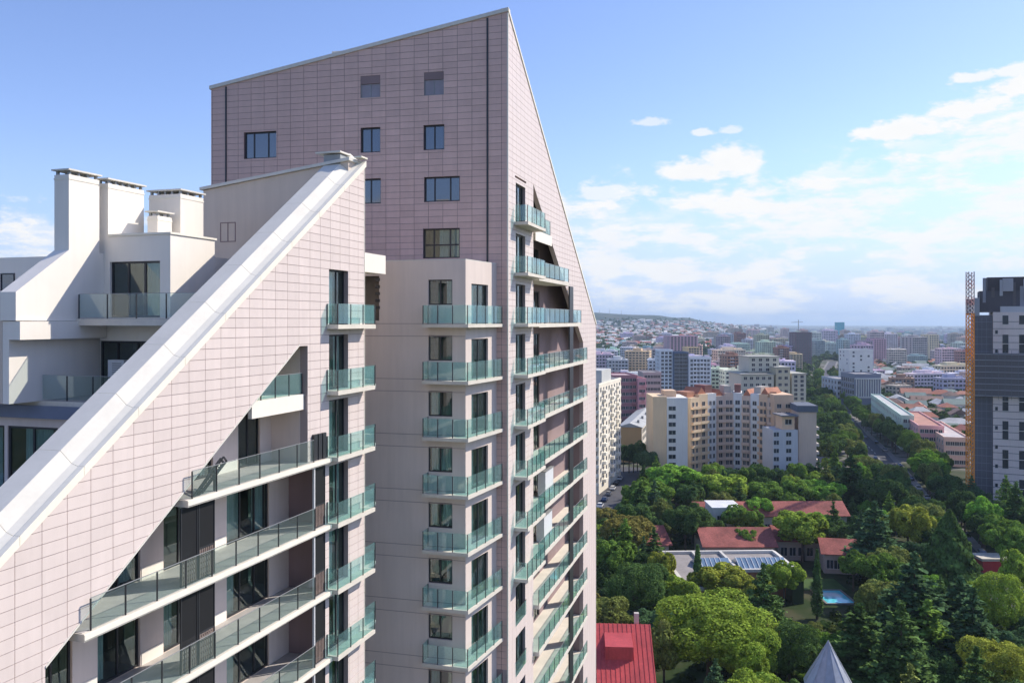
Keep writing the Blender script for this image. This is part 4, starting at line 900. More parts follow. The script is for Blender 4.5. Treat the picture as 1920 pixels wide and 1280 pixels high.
# ---- tower under construction, with crane
def construction():
    D = 286; t = thing('unfinished_tower', 'tall residential tower under construction with pink panels and scaffolded corner at the right edge', 'building', (pxX(1890, D), D + 8, 0))
    F = frame_at(pxX(1862, D), D, -.44); w = 22; H = pxZ(585, D); panel = (.76, .66, .61); dark = (.055, .05, .06)
    paint(MB().box(F, 0, w, 0, 18, 0, H).build('wall', M['obj_paint'], t), panel)
    paint(MB().box(F, -5.6, -.01, 1.2, 17, 0, H - 1).build('netted_side', M['obj_paint'], t), (.15, .15, .17))
    for i in range(26):       # panel joints
        z = 2 + i * (H - 3) / 26; paint(MB().box(F, -.03, w + .03, -.05, .02, z, z + .16).build('panel_joint', M['obj_paint'], t), (.12, .11, .12))
    fh = 3.2; zs = [1.2 + fh * i for i in range(int(H / fh))]
    xs = [2.2, 3.0, 8.0, 11.2, 14.5]
    put_windows(t, F, [3.6, 8.4, 13.2], [z for i, z in enumerate(zs) if i % 3 != 2], 1.7, 2.95, frame=False)
    put_windows(t, F, [1.0, 17.0], [z for i, z in enumerate(zs) if i % 2], .8, 1.2, frame=False)
    # white and dark upper works
    for a0, a1, b0, b1, z0, z1, c in ((2.2, w, .5, 12, H + .01, H + 1.9, (.55, .55, .56)), (-3.8, 8, 2, 14, H + .02, pxZ(545, D), (.10, .09, .10)), (-1.5, w, 3, 16, pxZ(545, D) + .02, pxZ(519, D), (.085, .07, .075)), (-5.4, -3.9, 1, 9, pxZ(592, D), pxZ(558, D), (.36, .37, .40)), (3, 6, 1.4, 2.9, pxZ(546, D), pxZ(522, D), (.45, .44, .46)), (9.5, 12, 1.4, 2.9, pxZ(560, D), pxZ(533, D), (.40, .38, .38)), (-7.5, -5.7, 3, 9, pxZ(590, D), pxZ(560, D), (.07, .065, .07))):
        paint(MB().box(F, a0, a1, b0, b1, z0, z1).build('upper_block', M['obj_paint'], t), c)
    rnd = random.Random(5)
    for i in range(9):
        a = -3.5 + rnd.random() * 20; paint(MB().box(F, a, a + .9, 1.9, 2.0, pxZ(580, D) + rnd.random() * 5, pxZ(575, D) + 6 + rnd.random() * 4).build('facing_panel', M['obj_paint'], t), ((.5, .5, .52), (.14, .12, .12), (.3, .3, .33))[i % 3])
    z0, z1 = pxZ(742, D), pxZ(662, D)
    paint(MB().box(F, -6.2, w + .4, -1.4, -.06, z0, z1).build('netting_band', M['obj_paint'], t), (.15, .14, .145))
    for i in range(8): paint(MB().box(F, -6.3, w + .5, -1.62, -1.42, z0 + i * (z1 - z0) / 7.2, z0 + i * (z1 - z0) / 7.2 + .2).build('walkway', M['obj_paint'], t), (.42, .43, .45))
    for i in range(14): paint(MB().box(F, -6.2 + i * 1.9, -6.1 + i * 1.9, -1.72, -1.63, z0 - 1, z1 + 1).build('scaffold_pole', M['obj_paint'], t), (.20, .20, .22))
    for i in range(5): paint(MB().box(F, -6.1 + i * 1.4, -6.02 + i * 1.4, .6, .7, 0, H - 2).build('scaffold_pole', M['obj_paint'], t), (.24, .25, .28))
    for i in range(24): paint(MB().box(F, -6.2, -.2, .5, .58, 2 + i * 2.5, 2.1 + i * 2.5).build('scaffold_ledger', M['obj_paint'], t), (.30, .31, .34))
    # crane
    D = 270; X = pxX(1819, D); topz = pxZ(503, D)
    c = thing('tower_crane', 'orange lattice mast of a tower crane beside the unfinished tower', 'crane', (X, D, 0)); hgt = 2.6; r = .85
    mb = MB()
    for sx in (-r, r):
        for sy in (-r, r): mb.bar((sx, sy, 0), (sx, sy, hgt), .15)
    for k in range(2):
        z0 = k * hgt / 2; z1 = z0 + hgt / 2
        for p, q in (((-r, -r), (r, -r)), ((r, -r), (r, r)), ((r, r), (-r, r)), ((-r, r), (-r, -r))):
            mb.bar((*p, z0), (*q, z1), .10); mb.bar((*p, z0), (*q, z0), .09)
    me = mb.mesh('mast_section', M['obj_paint']); n = int(topz / hgt)
    for i in range(n): inst('mast_section', me, c, (0, 0, i * hgt), 0, (.85, .32, .04) if i < n - 5 else ((.66, .40, .36) if i % 2 else (.70, .62, .58)))
    # small crane on the skyline, two masts on the ridge
    D = 1950; X = pxX(1497, D); c = thing('far_crane', 'tiny tower crane on the skyline above the dark brick tower', 'crane', (X, D, 0))
    MB().bar((X, D, 0), (X, D, 62), .9).build('mast', M['metal_grey'], c); MB().bar((X - 16, D, 56), (X + 10, D, 57), .7).build('jib', M['metal_grey'], c)
    for x, y in ((1124, 571), (1143, 566), (1165, 572)):
        D = 5900; X = pxX(x, D); z = float(hmap(X, D)); tag(MB().cone((X, D, z - 3), 1.8, (X, D, z + 36 - (x % 3) * 5), .5, 6).build('radio_mast', M['metal_grey']), {1124: 'thin radio mast closest to the tower on the hill ridge', 1143: 'middle thin radio mast on the hill ridge', 1165: 'thin radio mast furthest from the tower on the hill ridge'}[x], 'mast', 'radio masts on the ridge')
construction()

# ------------------------------------------------------------------ the park: roofs, pool, chapel
M['roof_tile'] = pmat('roof_tile', (.34, .105, .085), .85, .35, .3, fine=.25, streak=.15)
M['roof_red'] = pmat('red_sheet', (.50, .075, .075), .5, .2, .35, spec=.35, streak=.2, fine=.08)
def gable(t, F, a0, a1, b0, b1, z0, rise, mat, over=.5, seams=0):
    mb = MB(); bm = (b0 + b1) / 2; F2 = Fr(F.o, F.b, F.a)
    rf = mb.prism(F2, [(b0 - over, z0), (bm, z0 + rise), (b1 + over, z0), (b1 + over, z0 + .15), (bm, z0 + rise + .18), (b0 - over, z0 + .15)], a0 - over, a1 + over).build('roof', mat, t)
    if seams:
        n = int((a1 - a0) / seams)
        for i in range(n + 1):
            a = a0 - over + .1 + i * (a1 - a0 + 2 * over - .2) / n
            MB().prism(F2, [(b0 - over, z0 + .155), (bm, z0 + rise + .185), (bm, z0 + rise + .26), (b0 - over, z0 + .23)], a - .035, a + .035).build('seam', mat, rf)
    return rf
def park():
    # red sheet-metal roof at the foot of the tower
    D = 117; F = frame_at(pxX(1080, D), D, R_(-4)); t = thing('red_roof_house', 'house with bright red ribbed metal roof at the foot of the tower', 'house', F.P(5, 10, 0)); zr = 8.4
    paint(MB().box(F, .4, 10.4, .6, 21.4, 0, zr).build('wall', M['obj_paint'], t), (.6, .55, .48)); gable(t, F, 0, 10.6, 0, 22, zr, 6.2, M['roof_red'], .5, .62)
    FD = Fr(F.o, F.b, F.a); MB().prism(FD, [(5.2, zr + 3.0), (9.6, zr + 5.6), (5.2, zr + 5.1)], 4.2, 8.2).build('dormer', M['roof_red'], t)
    paint(MB().box(F, 8.8, 9.5, 12, 12.7, zr + 4.5, zr + 7.6).build('chimney', M['obj_paint'], t), (.5, .45, .4))
    # tiled park pavilions
    def pav(nm, label, x0, x1, y, D, dep, h, rise, rot=0.0, cols=6):
        F = frame_at(pxX(x0, D), D, rot); w = pxX(x1, D) - pxX(x0, D); t = thing(nm, label, 'building', F.P(w / 2, dep / 2, 0))
        paint(MB().box(F, 0, w, 0, dep, 0, h).build('wall', M['obj_paint'], t), (.50, .46, .40)); gable(t, F, 0, w, 0, dep, h, rise, M['roof_tile'], .8); put_windows(t, F, lin(.5, w - .5, cols), [1.2], 1.5, 2.0); return t, F, w
    pav('tiled_pavilion', 'long park pavilion with brownish red tiled roof behind the skylight building', 1322, 1452, 0, 207, 12, 5.2, 3.2, 0, 8)
    pav('tiled_hall', 'long red tiled hall roof furthest back among the park trees', 1310, 1590, 0, 238, 10, 5.4, 3.0, .02, 14)
    pav('tiled_annex', 'small rust tiled roof left of the long pavilion', 1215, 1256, 0, 210, 11, 4.6, 3.4, .2, 3)
    pav('tiled_cottage', 'red tiled roof stepping down towards the pool', 1545, 1606, 0, 203, 9, 4.6, 2.6, -.2, 4)
    pav('tiled_lodge', 'low red tiled roof between the long pavilion and the cottage', 1458, 1545, 0, 214, 9, 4.8, 2.8, -.05, 5)
    D = 232; F = frame_at(pxX(1336, D), D, 0); t = thing('white_pavilion', 'white flat-roofed box between the two long tiled roofs', 'building', F.P(4, 4, 0)); w = pxX(1390, D) - pxX(1336, D)
    paint(MB().box(F, 0, w, 0, 9, 0, 9.0).build('wall', M['obj_paint'], t), (.68, .68, .67)); paint(MB().box(F, -.2, w + .2, -.2, 9.2, 9.01, 9.3).build('roof', M['obj_roof'], t), (.66, .66, .66)); put_windows(t, F, lin(1, w - 1, 3), [5.5], 1.4, 1.5)
    # flat roofed building with skylights
    D = 184; F = frame_at(pxX(1262, D), D, R_(2)); w = pxX(1497, D) - pxX(1262, D); t = thing('skylight_building', 'flat-roofed park building with pale parapets and long glass skylights', 'building', F.P(w / 2, 8, 0)); h = 5.6
    paint(MB().box(F, 0, w, 0, 15, 0, h).build('wall', M['obj_paint'], t), (.42, .20, .13)); paint(MB().box(F, -.0, 5.0, -12.5, -.01, 0, h).build('wing_wall', M['obj_paint'], t), (.42, .22, .14))
    paint(MB().box(F, .3, w - .3, .3, 14.7, h, h + .1).build('roof', M['obj_roof'], t), (.30, .27, .25)); paint(MB().box(F, .3, 4.7, -12.2, .29, h, h + .1).build('roof', M['obj_roof'], t), (.30, .27, .25))
    for q in ((-.2, .6, -12.7, 15.2), (4.5, 5.2, -12.7, -.2), (.6, 4.5, -12.7, -12.0), (.6, w, 14.4, 15.2), (5.2, w, -.3, .4), (w - .5, w + .2, .4, 14.4), (7.5, 8.1, 8.5, 14.4), (14, 14.6, 1, 14.4)):
        paint(MB().box(F, q[0], q[1], q[2], q[3], h + .11, h + .75).build('parapet', M['obj_paint'], t), (.64, .61, .55))
    sk = pmat('skylight_glass', (.16, .24, .33), .15, .25, .4, spec=.8)
    for a0, a1 in ((6, 13.5), (15.2, 27)):
        mb = MB(); F2 = Fr(F.o, F.b, F.a); s_ = mb.prism(F2, [(2, h + .11), (5.5, h + 1.7), (9, h + .11)], a0, min(a1, w - 1)).build('skylight', sk, t)
        for i in range(int((a1 - a0) / 1.1)): MB().prism(F2, [(1.9, h + .2), (5.5, h + 1.72), (5.5, h + 1.82), (1.9, h + .3)], a0 + i * 1.1, a0 + i * 1.1 + .1).build('glazing_bar', M['metal_white'], s_)
    paint(MB().box(F, w - 2.4, w, -4, -.02, 0, h + 1.2).build('ivy_wall', M['obj_paint'], t), (.05, .075, .03))
    MB().cone(F.P(2.6, -9, h + .1), 1.5, F.P(2.6, -9, h + .9), 1.1, 16).build('dome_light', M['metal_white'], t)
    # pool
    D = 185; X = pxX(1563, D); p = thing('swimming_pool', 'small rectangular turquoise swimming pool among dark trees', 'pool', (X, D, 0))
    mb = MB(); a, b = 2.9, 4.3
    mb.box(W, X - a - .5, X + a + .5, D - b - .5, D - b, 0, .32).box(W, X - a - .5, X + a + .5, D + b, D + b + .5, 0, .32).box(W, X - a - .5, X - a, D - b, D + b, 0, .32).box(W, X + a, X + a + .5, D - b, D + b, 0, .32); mb.build('rim', M['pave'], p)
    MB().box(W, X - a, X + a, D - b, D + b, .05, .22).build('water', pmat('pool_water', (.12, .62, .70), .06, .12, .6, spec=.6, bump=.1, bscale=1.5), p)
    lw = MB().box(W, X - 6, X + 5, D + b + .6, D + b + 9, .02, .1).build('lawn', pmat('lawn', (.05, .10, .02), .95, .2, .4)); lw['kind'] = 'structure'; lw['label'] = 'small bright lawn behind the pool'
    # chapel cone
    D = 117; X = pxX(1553, D); t = thing('chapel_tower', 'small round tower with grey ribbed conical metal roof among cedars', 'tower', (X, D, 0))
    paint(MB().cone((X, D, 0), 2.6, (X, D, 10.6), 2.6, 8).build('drum', M['obj_paint'], t), (.50, .44, .36))
    rm = pmat('lead_sheet', (.42, .44, .48), .45, .12, 1.2, streak=.15, metal=.3); n = 12; R0, zt, zb = 3.15, pxZ(1200, D), 10.6
    for i in range(n):
        a0, a1 = 2 * math.pi * i / n, 2 * math.pi * (i + 1) / n; mb = MB()
        q = [(X + R0 * math.cos(a0), D + R0 * math.sin(a0), zb), (X + R0 * math.cos(a1), D + R0 * math.sin(a1), zb), (X, D, zt)]
        mb.poly(q); mb.build('roof_panel', rm, t); MB().bar(q[0], q[2], .06).build('roof_rib', rm, t)
    MB().cone((X, D, zb - .25), 3.3, (X, D, zb), 3.15, 12).build('eaves', rm, t)
    # red kiosk by the yard
    D = 203; F = frame_at(pxX(1843, D), D, 0); w = pxX(1907, D) - pxX(1843, D); t = thing('red_kiosk', 'red-sided kiosk with pale flat roof at the yard on the right', 'kiosk', F.P(w / 2, 2, 0))
    paint(MB().box(F, 0, w * .62, 0, 4, 0, 3.0).build('wall', M['obj_paint'], t), (.50, .05, .06)); paint(MB().box(F, w * .62 + .01, w, .6, 4, 0, 3.0).build('side_room', M['obj_paint'], t), (.30, .28, .26)); paint(MB().box(F, -.6, w + .8, -.8, 4.6, 3.01, 3.6).build('roof', M['obj_roof'], t), (.60, .56, .48))
    put_windows(t, Fr(F.P(0, .6, 0)[:2], F.a, F.b), [w * .82], [1.0], 1.6, 1.2)
park()

# ------------------------------------------------------------------ cars
def car_proto():
    F = W; mb = MB(); FX = Fr((0, 0), (0, 1), (1, 0))
    mb.prism(FX, [(-2.15, .35), (2.1, .35), (2.15, .75), (1.3, .92), (-2.05, .95), (-2.2, .8)], -.86, .86); body = mb.mesh('body', M['car_paint'])
    mb = MB(); P = lambda x, y, z: (x, y, z)
    b0 = [(-.8, 1.25, .93), (.8, 1.25, .93), (.8, -1.75, .96), (-.8, -1.75, .96)]; t0 = [(-.62, .45, 1.42), (.62, .45, 1.42), (.62, -1.15, 1.42), (-.62, -1.15, 1.42)]
    for i in range(4): mb.poly([b0[i], b0[(i + 1) % 4], t0[(i + 1) % 4], t0[i]])
    cab = mb.mesh('windows', M['glass_dark']); mb = MB(); mb.box(W, -.63, .63, -1.16, .46, 1.421, 1.47); roof = mb.mesh('roof', M['car_paint'])
    mb = MB(); mb.cone((-.1, 0, 0), .33, (.1, 0, 0), .33, 12); mb.poly([(-.1, .33 * math.cos(i * math.pi / 6), .33 * math.sin(i * math.pi / 6)) for i in range(12)]); mb.poly([(.1, .33 * math.cos(i * math.pi / 6), .33 * math.sin(i * math.pi / 6)) for i in range(12)])
    return body, cab, roof, mb.mesh('wheel', M['metal_dark'])
M['car_paint'] = pmat('car_paint', (.5, .5, .5), .25, .02, 1, spec=.6, objcol=True)
CP = car_proto()
def car(x, y, ang, c, label, group):
    t = thing('parked_car' if 'parked' in label else 'car', label, 'car', (x, y, .07), group, ang)
    inst('body', CP[0], t, color=c); inst('windows', CP[1], t); inst('roof', CP[2], t, color=c)
    for sx in (-.8, .8):
        for sy in (-1.35, 1.35): inst('wheel', CP[3], t, (sx, sy, .33))
rc = random.Random(11); CC = [('white', (.75, .75, .75)), ('silver', (.45, .46, .48)), ('black', (.02, .02, .025)), ('dark blue', (.03, .05, .12)), ('grey', (.18, .18, .19)), ('red', (.35, .03, .03))]
for i in range(18):
    s = i // 2; y = 246 + s * 9.5 + (i % 2) * 2; x = 22.5 + (y - 235) * .26 + (4.6 if i % 2 else -4.4); n, c = CC[rc.choice((0, 0, 1, 2, 3, 4))]
    car(x, y, -.26, c, '%s car parked along the side street under the cream block' % n, 'cars parked in the side street')
for i, (k, t_, off, n) in enumerate([(3, .05, 5.5, 0), (3, .25, 5.6, 2), (3, .45, -5.4, 0), (3, .6, 5.4, 3), (3, .8, -2, 2), (4, .15, 5.4, 1), (4, .4, -2.4, 0), (4, .55, 5.4, 2), (4, .8, 2.2, 4), (5, .1, -2, 0), (5, .3, 3, 1), (2, .3, 5.2, 0), (2, .55, -5, 4), (2, .8, 5.2, 0), (1, .5, 5.4, 1)]):
    a, b = Vector(ROAD[k]), Vector(ROAD[k + 1]); d = (b - a).normalized(); p = a.lerp(b, t_) + Vector((d.y, -d.x)) * off
    car(p.x, p.y, math.atan2(-d.x, d.y), CC[n][1], '%s car on the main street between the trees' % CC[n][0], 'cars on the main street')
for x, y, n in ((114, 176, 0), (117, 180, 2), (120, 172, 1), (112, 186, 3)): car(x, y, 1.2, CC[n][1], '%s car parked in the yard beside the red kiosk' % CC[n][0], 'cars in the yard')
# ------------------------------------------------------------------ trees
def quads_mesh(name, C, Nn, S, mat, aspect=.75, rng=None):
    n = len(C); Nn = Nn / np.linalg.norm(Nn, axis=1, keepdims=True); r = rng.normal(size=(n, 3)); t = np.cross(Nn, r); t /= np.linalg.norm(t, axis=1, keepdims=True) + 1e-9; b = np.cross(Nn, t)
    t = t * S[:, None]; b = b * (S * aspect)[:, None]; bend = Nn * (S * .25)[:, None]
    V = np.stack([C - t - b - bend, C + t - b, C + t + b - bend, C - t + b], 1).reshape(-1, 3)
    me = bpy.data.meshes.new(name); me.vertices.add(4 * n); me.vertices.foreach_set('co', V.astype(np.float32).ravel()); me.loops.add(4 * n); me.loops.foreach_set('vertex_index', np.arange(4 * n, dtype=np.int32))
    me.polygons.add(n); me.polygons.foreach_set('loop_start', np.arange(0, 4 * n, 4, dtype=np.int32)); me.polygons.foreach_set('loop_total', np.full(n, 4, dtype=np.int32)); me.update(calc_edges=True); me.materials.append(mat); return me
def sph(rng, n):
    d = rng.normal(size=(n, 3)); return d / np.linalg.norm(d, axis=1, keepdims=True)
def trunk_mesh(H, r, top, limbs, rng):
    mb = MB(); mb.cone((0, 0, -.3), r * 1.25, (0, 0, top), r * .5, 7)
    for l in limbs:
        z0 = top * (.45 + .5 * rng.random()); mb.cone((0, 0, z0), r * .45, tuple(l), r * .12, 5)
    return mb.mesh('trunk', M['bark'])
def broadleaf(seed, H=12.0, R=5.0, n=16000, squash=.78, nl=34, leaf=(.09, .20)):
    rng = np.random.default_rng(seed); cz = H - R * squash; d = sph(rng, nl); d[:, 2] = d[:, 2] * .8 + .1
    lc = d * (R * (.42 + .42 * rng.random(nl)))[:, None] * np.array([1, 1, squash]); lr = R * (.15 + .2 * rng.random(nl)); lc = np.vstack([lc, [[0, 0, 0]]]); lr = np.append(lr, R * .5)
    w = lr ** 2 / (lr ** 2).sum(); ids = rng.choice(len(lr), size=int(n * 1.7), p=w); dd = sph(rng, len(ids)); P = lc[ids] + dd * (lr[ids] * (.82 + .26 * rng.random(len(ids))))[:, None]
    dist = np.linalg.norm(P[:, None, :] - lc[None], axis=2) / lr[None]; inside = (dist < .8).sum(1) > 0; keep = ~inside | (rng.random(len(ids)) < .06); P, dd = P[keep][:n], dd[keep][:n]
    # gaps
    g = np.sin(P[:, 0] * 1.9 + seed) * np.sin(P[:, 1] * 1.7 + 1) * np.sin(P[:, 2] * 2.1 + 2); k2 = g < .42; P, dd = P[k2], dd[k2]
    N_ = dd + rng.normal(size=dd.shape) * .55 + np.array([0, 0, .35]); S_ = leaf[0] + (leaf[1] - leaf[0]) * rng.random(len(P)); P = P + np.array([0, 0, cz])
    return quads_mesh('crown', P, N_, S_, M['leaf'], rng=rng), trunk_mesh(H, H * .022, cz, [lc[i] * .8 + [0, 0, cz] for i in range(7)], rng), H, R
def cedar(seed, H=18.0, R=6.5, tiers=11):
    rng = np.random.default_rng(seed); C, Nn, S = [], [], []; limbs = []
    for k in range(tiers):
        z = H * (.16 + .80 * k / tiers); rr = R * (1 - (z / H) ** 1.3) ** .8 * (.85 + .3 * rng.random()) + .35; nb = 11 if k < tiers - 3 else 7
        for j in range(nb):
            a = 2 * math.pi * (j + rng.random() * .8) / nb; L_ = rr * (.7 + .45 * rng.random()); zz = z + rng.normal() * .35; limbs.append((L_ * .7 * math.cos(a), L_ * .7 * math.sin(a), zz))
            m = int(38 * L_ / 4) + 10; t = rng.random(m) ** .7; side = rng.normal(size=m) * (.12 + .22 * t) * L_ * .5
            C.append(np.stack([L_ * t * math.cos(a) - side * math.sin(a), L_ * t * math.sin(a) + side * math.cos(a), zz - .09 * L_ * t * t + rng.normal(size=m) * .16 + .1 * L_ * t], 1)); Nn.append(np.stack([rng.normal(size=m) * .35, rng.normal(size=m) * .35, np.ones(m)], 1)); S.append(.22 + .26 * rng.random(m))
    m = 160; zt = H * (.9 + .12 * rng.random(m)); C.append(np.stack([rng.normal(size=m) * .28, rng.normal(size=m) * .28, zt], 1)); Nn.append(sph(rng, m)); S.append(.14 + .15 * rng.random(m))
    mb = MB(); mb.cone((0, 0, -.3), H * .022, (0, 0, H * .97), .05, 7)
    for l in limbs[::3]: mb.cone((0, 0, l[2] - .3), .08, l, .03, 4)
    return quads_mesh('crown', np.vstack(C), np.vstack(Nn), np.concatenate(S), M['needle'], .6, rng), mb.mesh('trunk', M['bark']), H, R
def spindle(seed, H=13.0, R=1.1, n=2200, power=.75, base=.06, mat='needle', lump=.12, leaf=(.1, .2)):
    rng = np.random.default_rng(seed); t = rng.random(n) ** .8; z = H * (base + (1 - base) * t); prof = R * np.minimum(1, (t + .03) / .14) ** .6 * (1 - t) ** power + .06; a = rng.random(n) * 2 * math.pi
    prof = prof * (1 + lump * np.sin(a * 5 + z * 1.3) + lump * np.sin(a * 3 - z * 2.2)) * (.82 + .26 * rng.random(n)); C = np.stack([prof * np.cos(a), prof * np.sin(a), z], 1)
    Nn = np.stack([np.cos(a), np.sin(a), np.full(n, .35)], 1) + rng.normal(size=(n, 3)) * .5
    return quads_mesh('crown', C, Nn, leaf[0] + (leaf[1] - leaf[0]) * rng.random(n), M[mat], .8, rng), trunk_mesh(H, H * .016, H * .6, [], rng), H, R
PT = {'b': [broadleaf(1), broadleaf(2, 12, 4.6, 15000, .95), broadleaf(3, 12, 5.4, 16000, .7), broadleaf(5, 12, 4.8, 15000, .85, 42), broadleaf(8, 12, 5.0, 16000, .8, 26)], 'B': [broadleaf(41, 12, 5, 42000, .8, 60, (.05, .115)), broadleaf(43, 12, 5, 42000, .88, 70, (.05, .115))],
      'c': [cedar(11), cedar(12, 18, 6.0, 12), cedar(13, 18, 7.2, 10)], 'y': [spindle(21)], 'l': [spindle(31, 16, 6.2, 7500, .8, .05, 'leaf', .09, (.2, .36))]}
GREENS = {k: (v[0] * 2.75, v[1] * 2.75, v[2] * 2.5) for k, v in {'dark green': (.036, .062, .020), 'green': (.064, .105, .021), 'bright green': (.085, .155, .025), 'yellow green': (.105, .145, .024), 'golden green': (.125, .138, .025), 'brownish': (.11, .10, .03), 'blue green': (.033, .060, .028), 'olive': (.085, .10, .03)}.items()}
rt = random.Random(77); TREES = []
KINDN = {'B': 'leafy_tree', 'b': 'leafy_tree', 'c': 'cedar_tree', 'y': 'cypress_tree', 'l': 'linden_tree'}
def plant(kind, x, y, Ht, width, cname, label, group=None):
    cr, tr, H, R = PT[kind][rt.randrange(len(PT[kind]))]; z = float(hmap(x, y)); sc = Ht / H; sw = width / (2 * R); t = thing(KINDN[kind], label, 'tree', (x, y, z), group, rt.random() * 6.28)
    c = GREENS[cname]; j = .85 + .3 * rt.random(); c = tuple(q * j for q in c)
    inst('crown', cr, t, color=c, scale=(sw, sw, sc)); inst('trunk', tr, t, scale=(sw, sw, sc)); TREES.append((x, y, width / 2)); return t
def tree_px(kind, cx, cy, wpx, Ht, cname, label, group=None):
    zc = {'B': .6, 'b': .62, 'c': .5, 'y': .5, 'l': .45}[kind] * Ht; D = (EYE - zc) * F_PX / (cy - HY); plant(kind, pxX(cx, D), D, Ht, wpx * D / F_PX, cname, label, group)
KEY = [('B', 1330, 1190, 235, 16, 'yellow green', 'biggest yellow green tree in front of the skylight building'), ('y', 1308, 1085, 26, 14, 'dark green', 'slim dark cypress standing up before the skylight building'), ('b', 1352, 1092, 115, 11, 'golden green', 'golden green tree right behind the slim dark cypress'),
       ('b', 1243, 1066, 62, 11, 'golden green', 'small golden tree at the corner of the skylight building'), ('B', 1188, 1108, 120, 14, 'dark green', 'dark leafy tree above the bright red roof'), ('b', 1150, 1050, 95, 13, 'green', 'green tree close beside the tower edge, halfway down the park'),
       ('b', 1178, 1000, 105, 13, 'brownish', 'brownish turning tree left of the small rust tiled roof'), ('b', 1285, 982, 92, 13, 'dark green', 'round dark green tree between the two rust tiled roofs'), ('b', 1212, 928, 95, 13, 'green', 'green tree behind the brownish turning tree'),
       ('b', 1270, 900, 115, 14, 'bright green', 'broad bright green tree in front of the white wing of the curved block'), ('b', 1362, 915, 105, 13, 'yellow green', 'yellow green tree in front of the middle of the curved block'), ('b', 1440, 925, 75, 12, 'green', 'green tree in front of the right wing of the curved block'),
       ('b', 1545, 925, 80, 12, 'bright green', 'bright green tree below the pinkish end of the curved block'), ('b', 1505, 992, 115, 13, 'yellow green', 'large yellow green tree beside the long tiled hall'), ('c', 1432, 1150, 120, 17, 'dark green', 'dark conifer right of the biggest yellow green tree'),
       ('y', 1532, 1095, 22, 14, 'dark green', 'tall thin cypress at the edge of the pool'), ('c', 1640, 1015, 110, 18, 'blue green', 'dark cedar above the pool, left of the golden tree'), ('b', 1702, 985, 95, 15, 'golden green', 'golden green tree behind the big pointed linden'),
       ('l', 1780, 1048, 125, 19, 'dark green', 'big dense pointed linden tree standing out near the yard'), ('b', 1842, 965, 75, 14, 'bright green', 'bright green tree at the foot of the unfinished tower'), ('c', 1715, 1160, 190, 21, 'blue green', 'large cedar in the middle of the cedar grove'),
       ('c', 1612, 1232, 170, 16, 'dark green', 'wide dark cedar behind the conical chapel roof'), ('c', 1800, 1178, 150, 17, 'blue green', 'tall cedar in front of the pointed linden'), ('B', 1862, 1135, 115, 16, 'yellow green', 'yellow green tree at the edge of the grey yard'),
       ('B', 1872, 1262, 150, 13, 'golden green', 'golden green tree in the bottom right corner'), ('c', 1690, 1255, 170, 19, 'dark green', 'dark cedar at the bottom right of the chapel roof'), ('b', 1742, 872, 85, 14, 'bright green', 'bright green tree across the street from the curved block'),
       ('c', 1905, 965, 70, 17, 'dark green', 'dark conifer at the right edge under the unfinished tower'), ('c', 1595, 905, 80, 18, 'dark green', 'dark cedar where the street meets the park'), ('B', 1480, 1225, 120, 13, 'dark green', 'dark leafy tree left of the conical chapel roof'),
       ('b', 1245, 1215, 90, 13, 'olive', 'olive tree beside the bright red roof'), ('b', 1912, 1070, 70, 14, 'yellow green', 'yellow green tree cut by the right edge beside the red kiosk'), ('c', 1825, 1215, 150, 18, 'blue green', 'cedar next to the golden tree of the bottom right corner'),
       ('b', 1655, 925, 90, 14, 'dark green', 'dark leafy tree on the park side of the main street'), ('b', 1500, 925, 80, 12, 'green', 'green tree just before the white lower tower of the curved block'),
       ('b', 1398, 1012, 62, 9, 'green', 'green tree hiding the middle of the long tiled pavilion'), ('b', 1600, 1060, 60, 9, 'green', 'green tree between the pool and the red tiled cottage'), ('b', 1330, 990, 60, 10, 'dark green', 'dark green tree at the left end of the long tiled pavilion'), ('b', 1420, 955, 70, 10, 'bright green', 'bright green tree in front of the tiled hall, right of the white pavilion'),
       ('b', 1470, 1080, 70, 10, 'yellow green', 'yellow green tree at the right end of the skylight building'), ('b', 1270, 1120, 90, 11, 'yellow green', 'yellow green tree at the lower corner of the skylight building'), ('b', 1410, 1110, 80, 10, 'golden green', 'golden green tree right of the golden one behind the cypress'), 
       ('B', 1400, 1235, 130, 13, 'yellow green', 'yellow green tree merging with the right side of the biggest one'), ('c', 1740, 1215, 150, 15, 'green', 'greenish cedar low in the cedar grove'), ('b', 1530, 985, 70, 10, 'bright green', 'bright green tree over the low red tiled lodge')]
for q in KEY: tree_px(*q)
FOOT = [(pxX(1215, 200), pxX(1610, 200), 198, 222), (pxX(1300, 240), pxX(1600, 240), 234, 250), (pxX(1255, 184), pxX(1500, 184), 168, 201), (62, 77, 178, 198), (4, 26, 112, 144), (40, 49, 112, 122), (104, 132, 160, 212)]
def free(x, y, r):
    for a0, a1, b0, b1 in FOOT:
        if a0 - r * .15 < x < a1 + r * .15 and b0 - r * .1 < y < b1 + r * .1: return False
    for i in range(len(ROAD) - 1):
        a, b = Vector(ROAD[i]), Vector(ROAD[i + 1]); t = max(0, min(1, (Vector((x, y)) - a).dot(b - a) / (b - a).length_squared))
        if (Vector((x, y)) - a.lerp(b, t)).length < 11.5 + r * .3: return False
    t = max(0, min(1, (y - 235) / 115)); 
    if 235 < y < 350 and abs(x - (20 + 26 * t)) < 8 + r * .3: return False
    return all(math.hypot(x - q[0], y - q[1]) > .56 * (r + q[2]) for q in TREES)

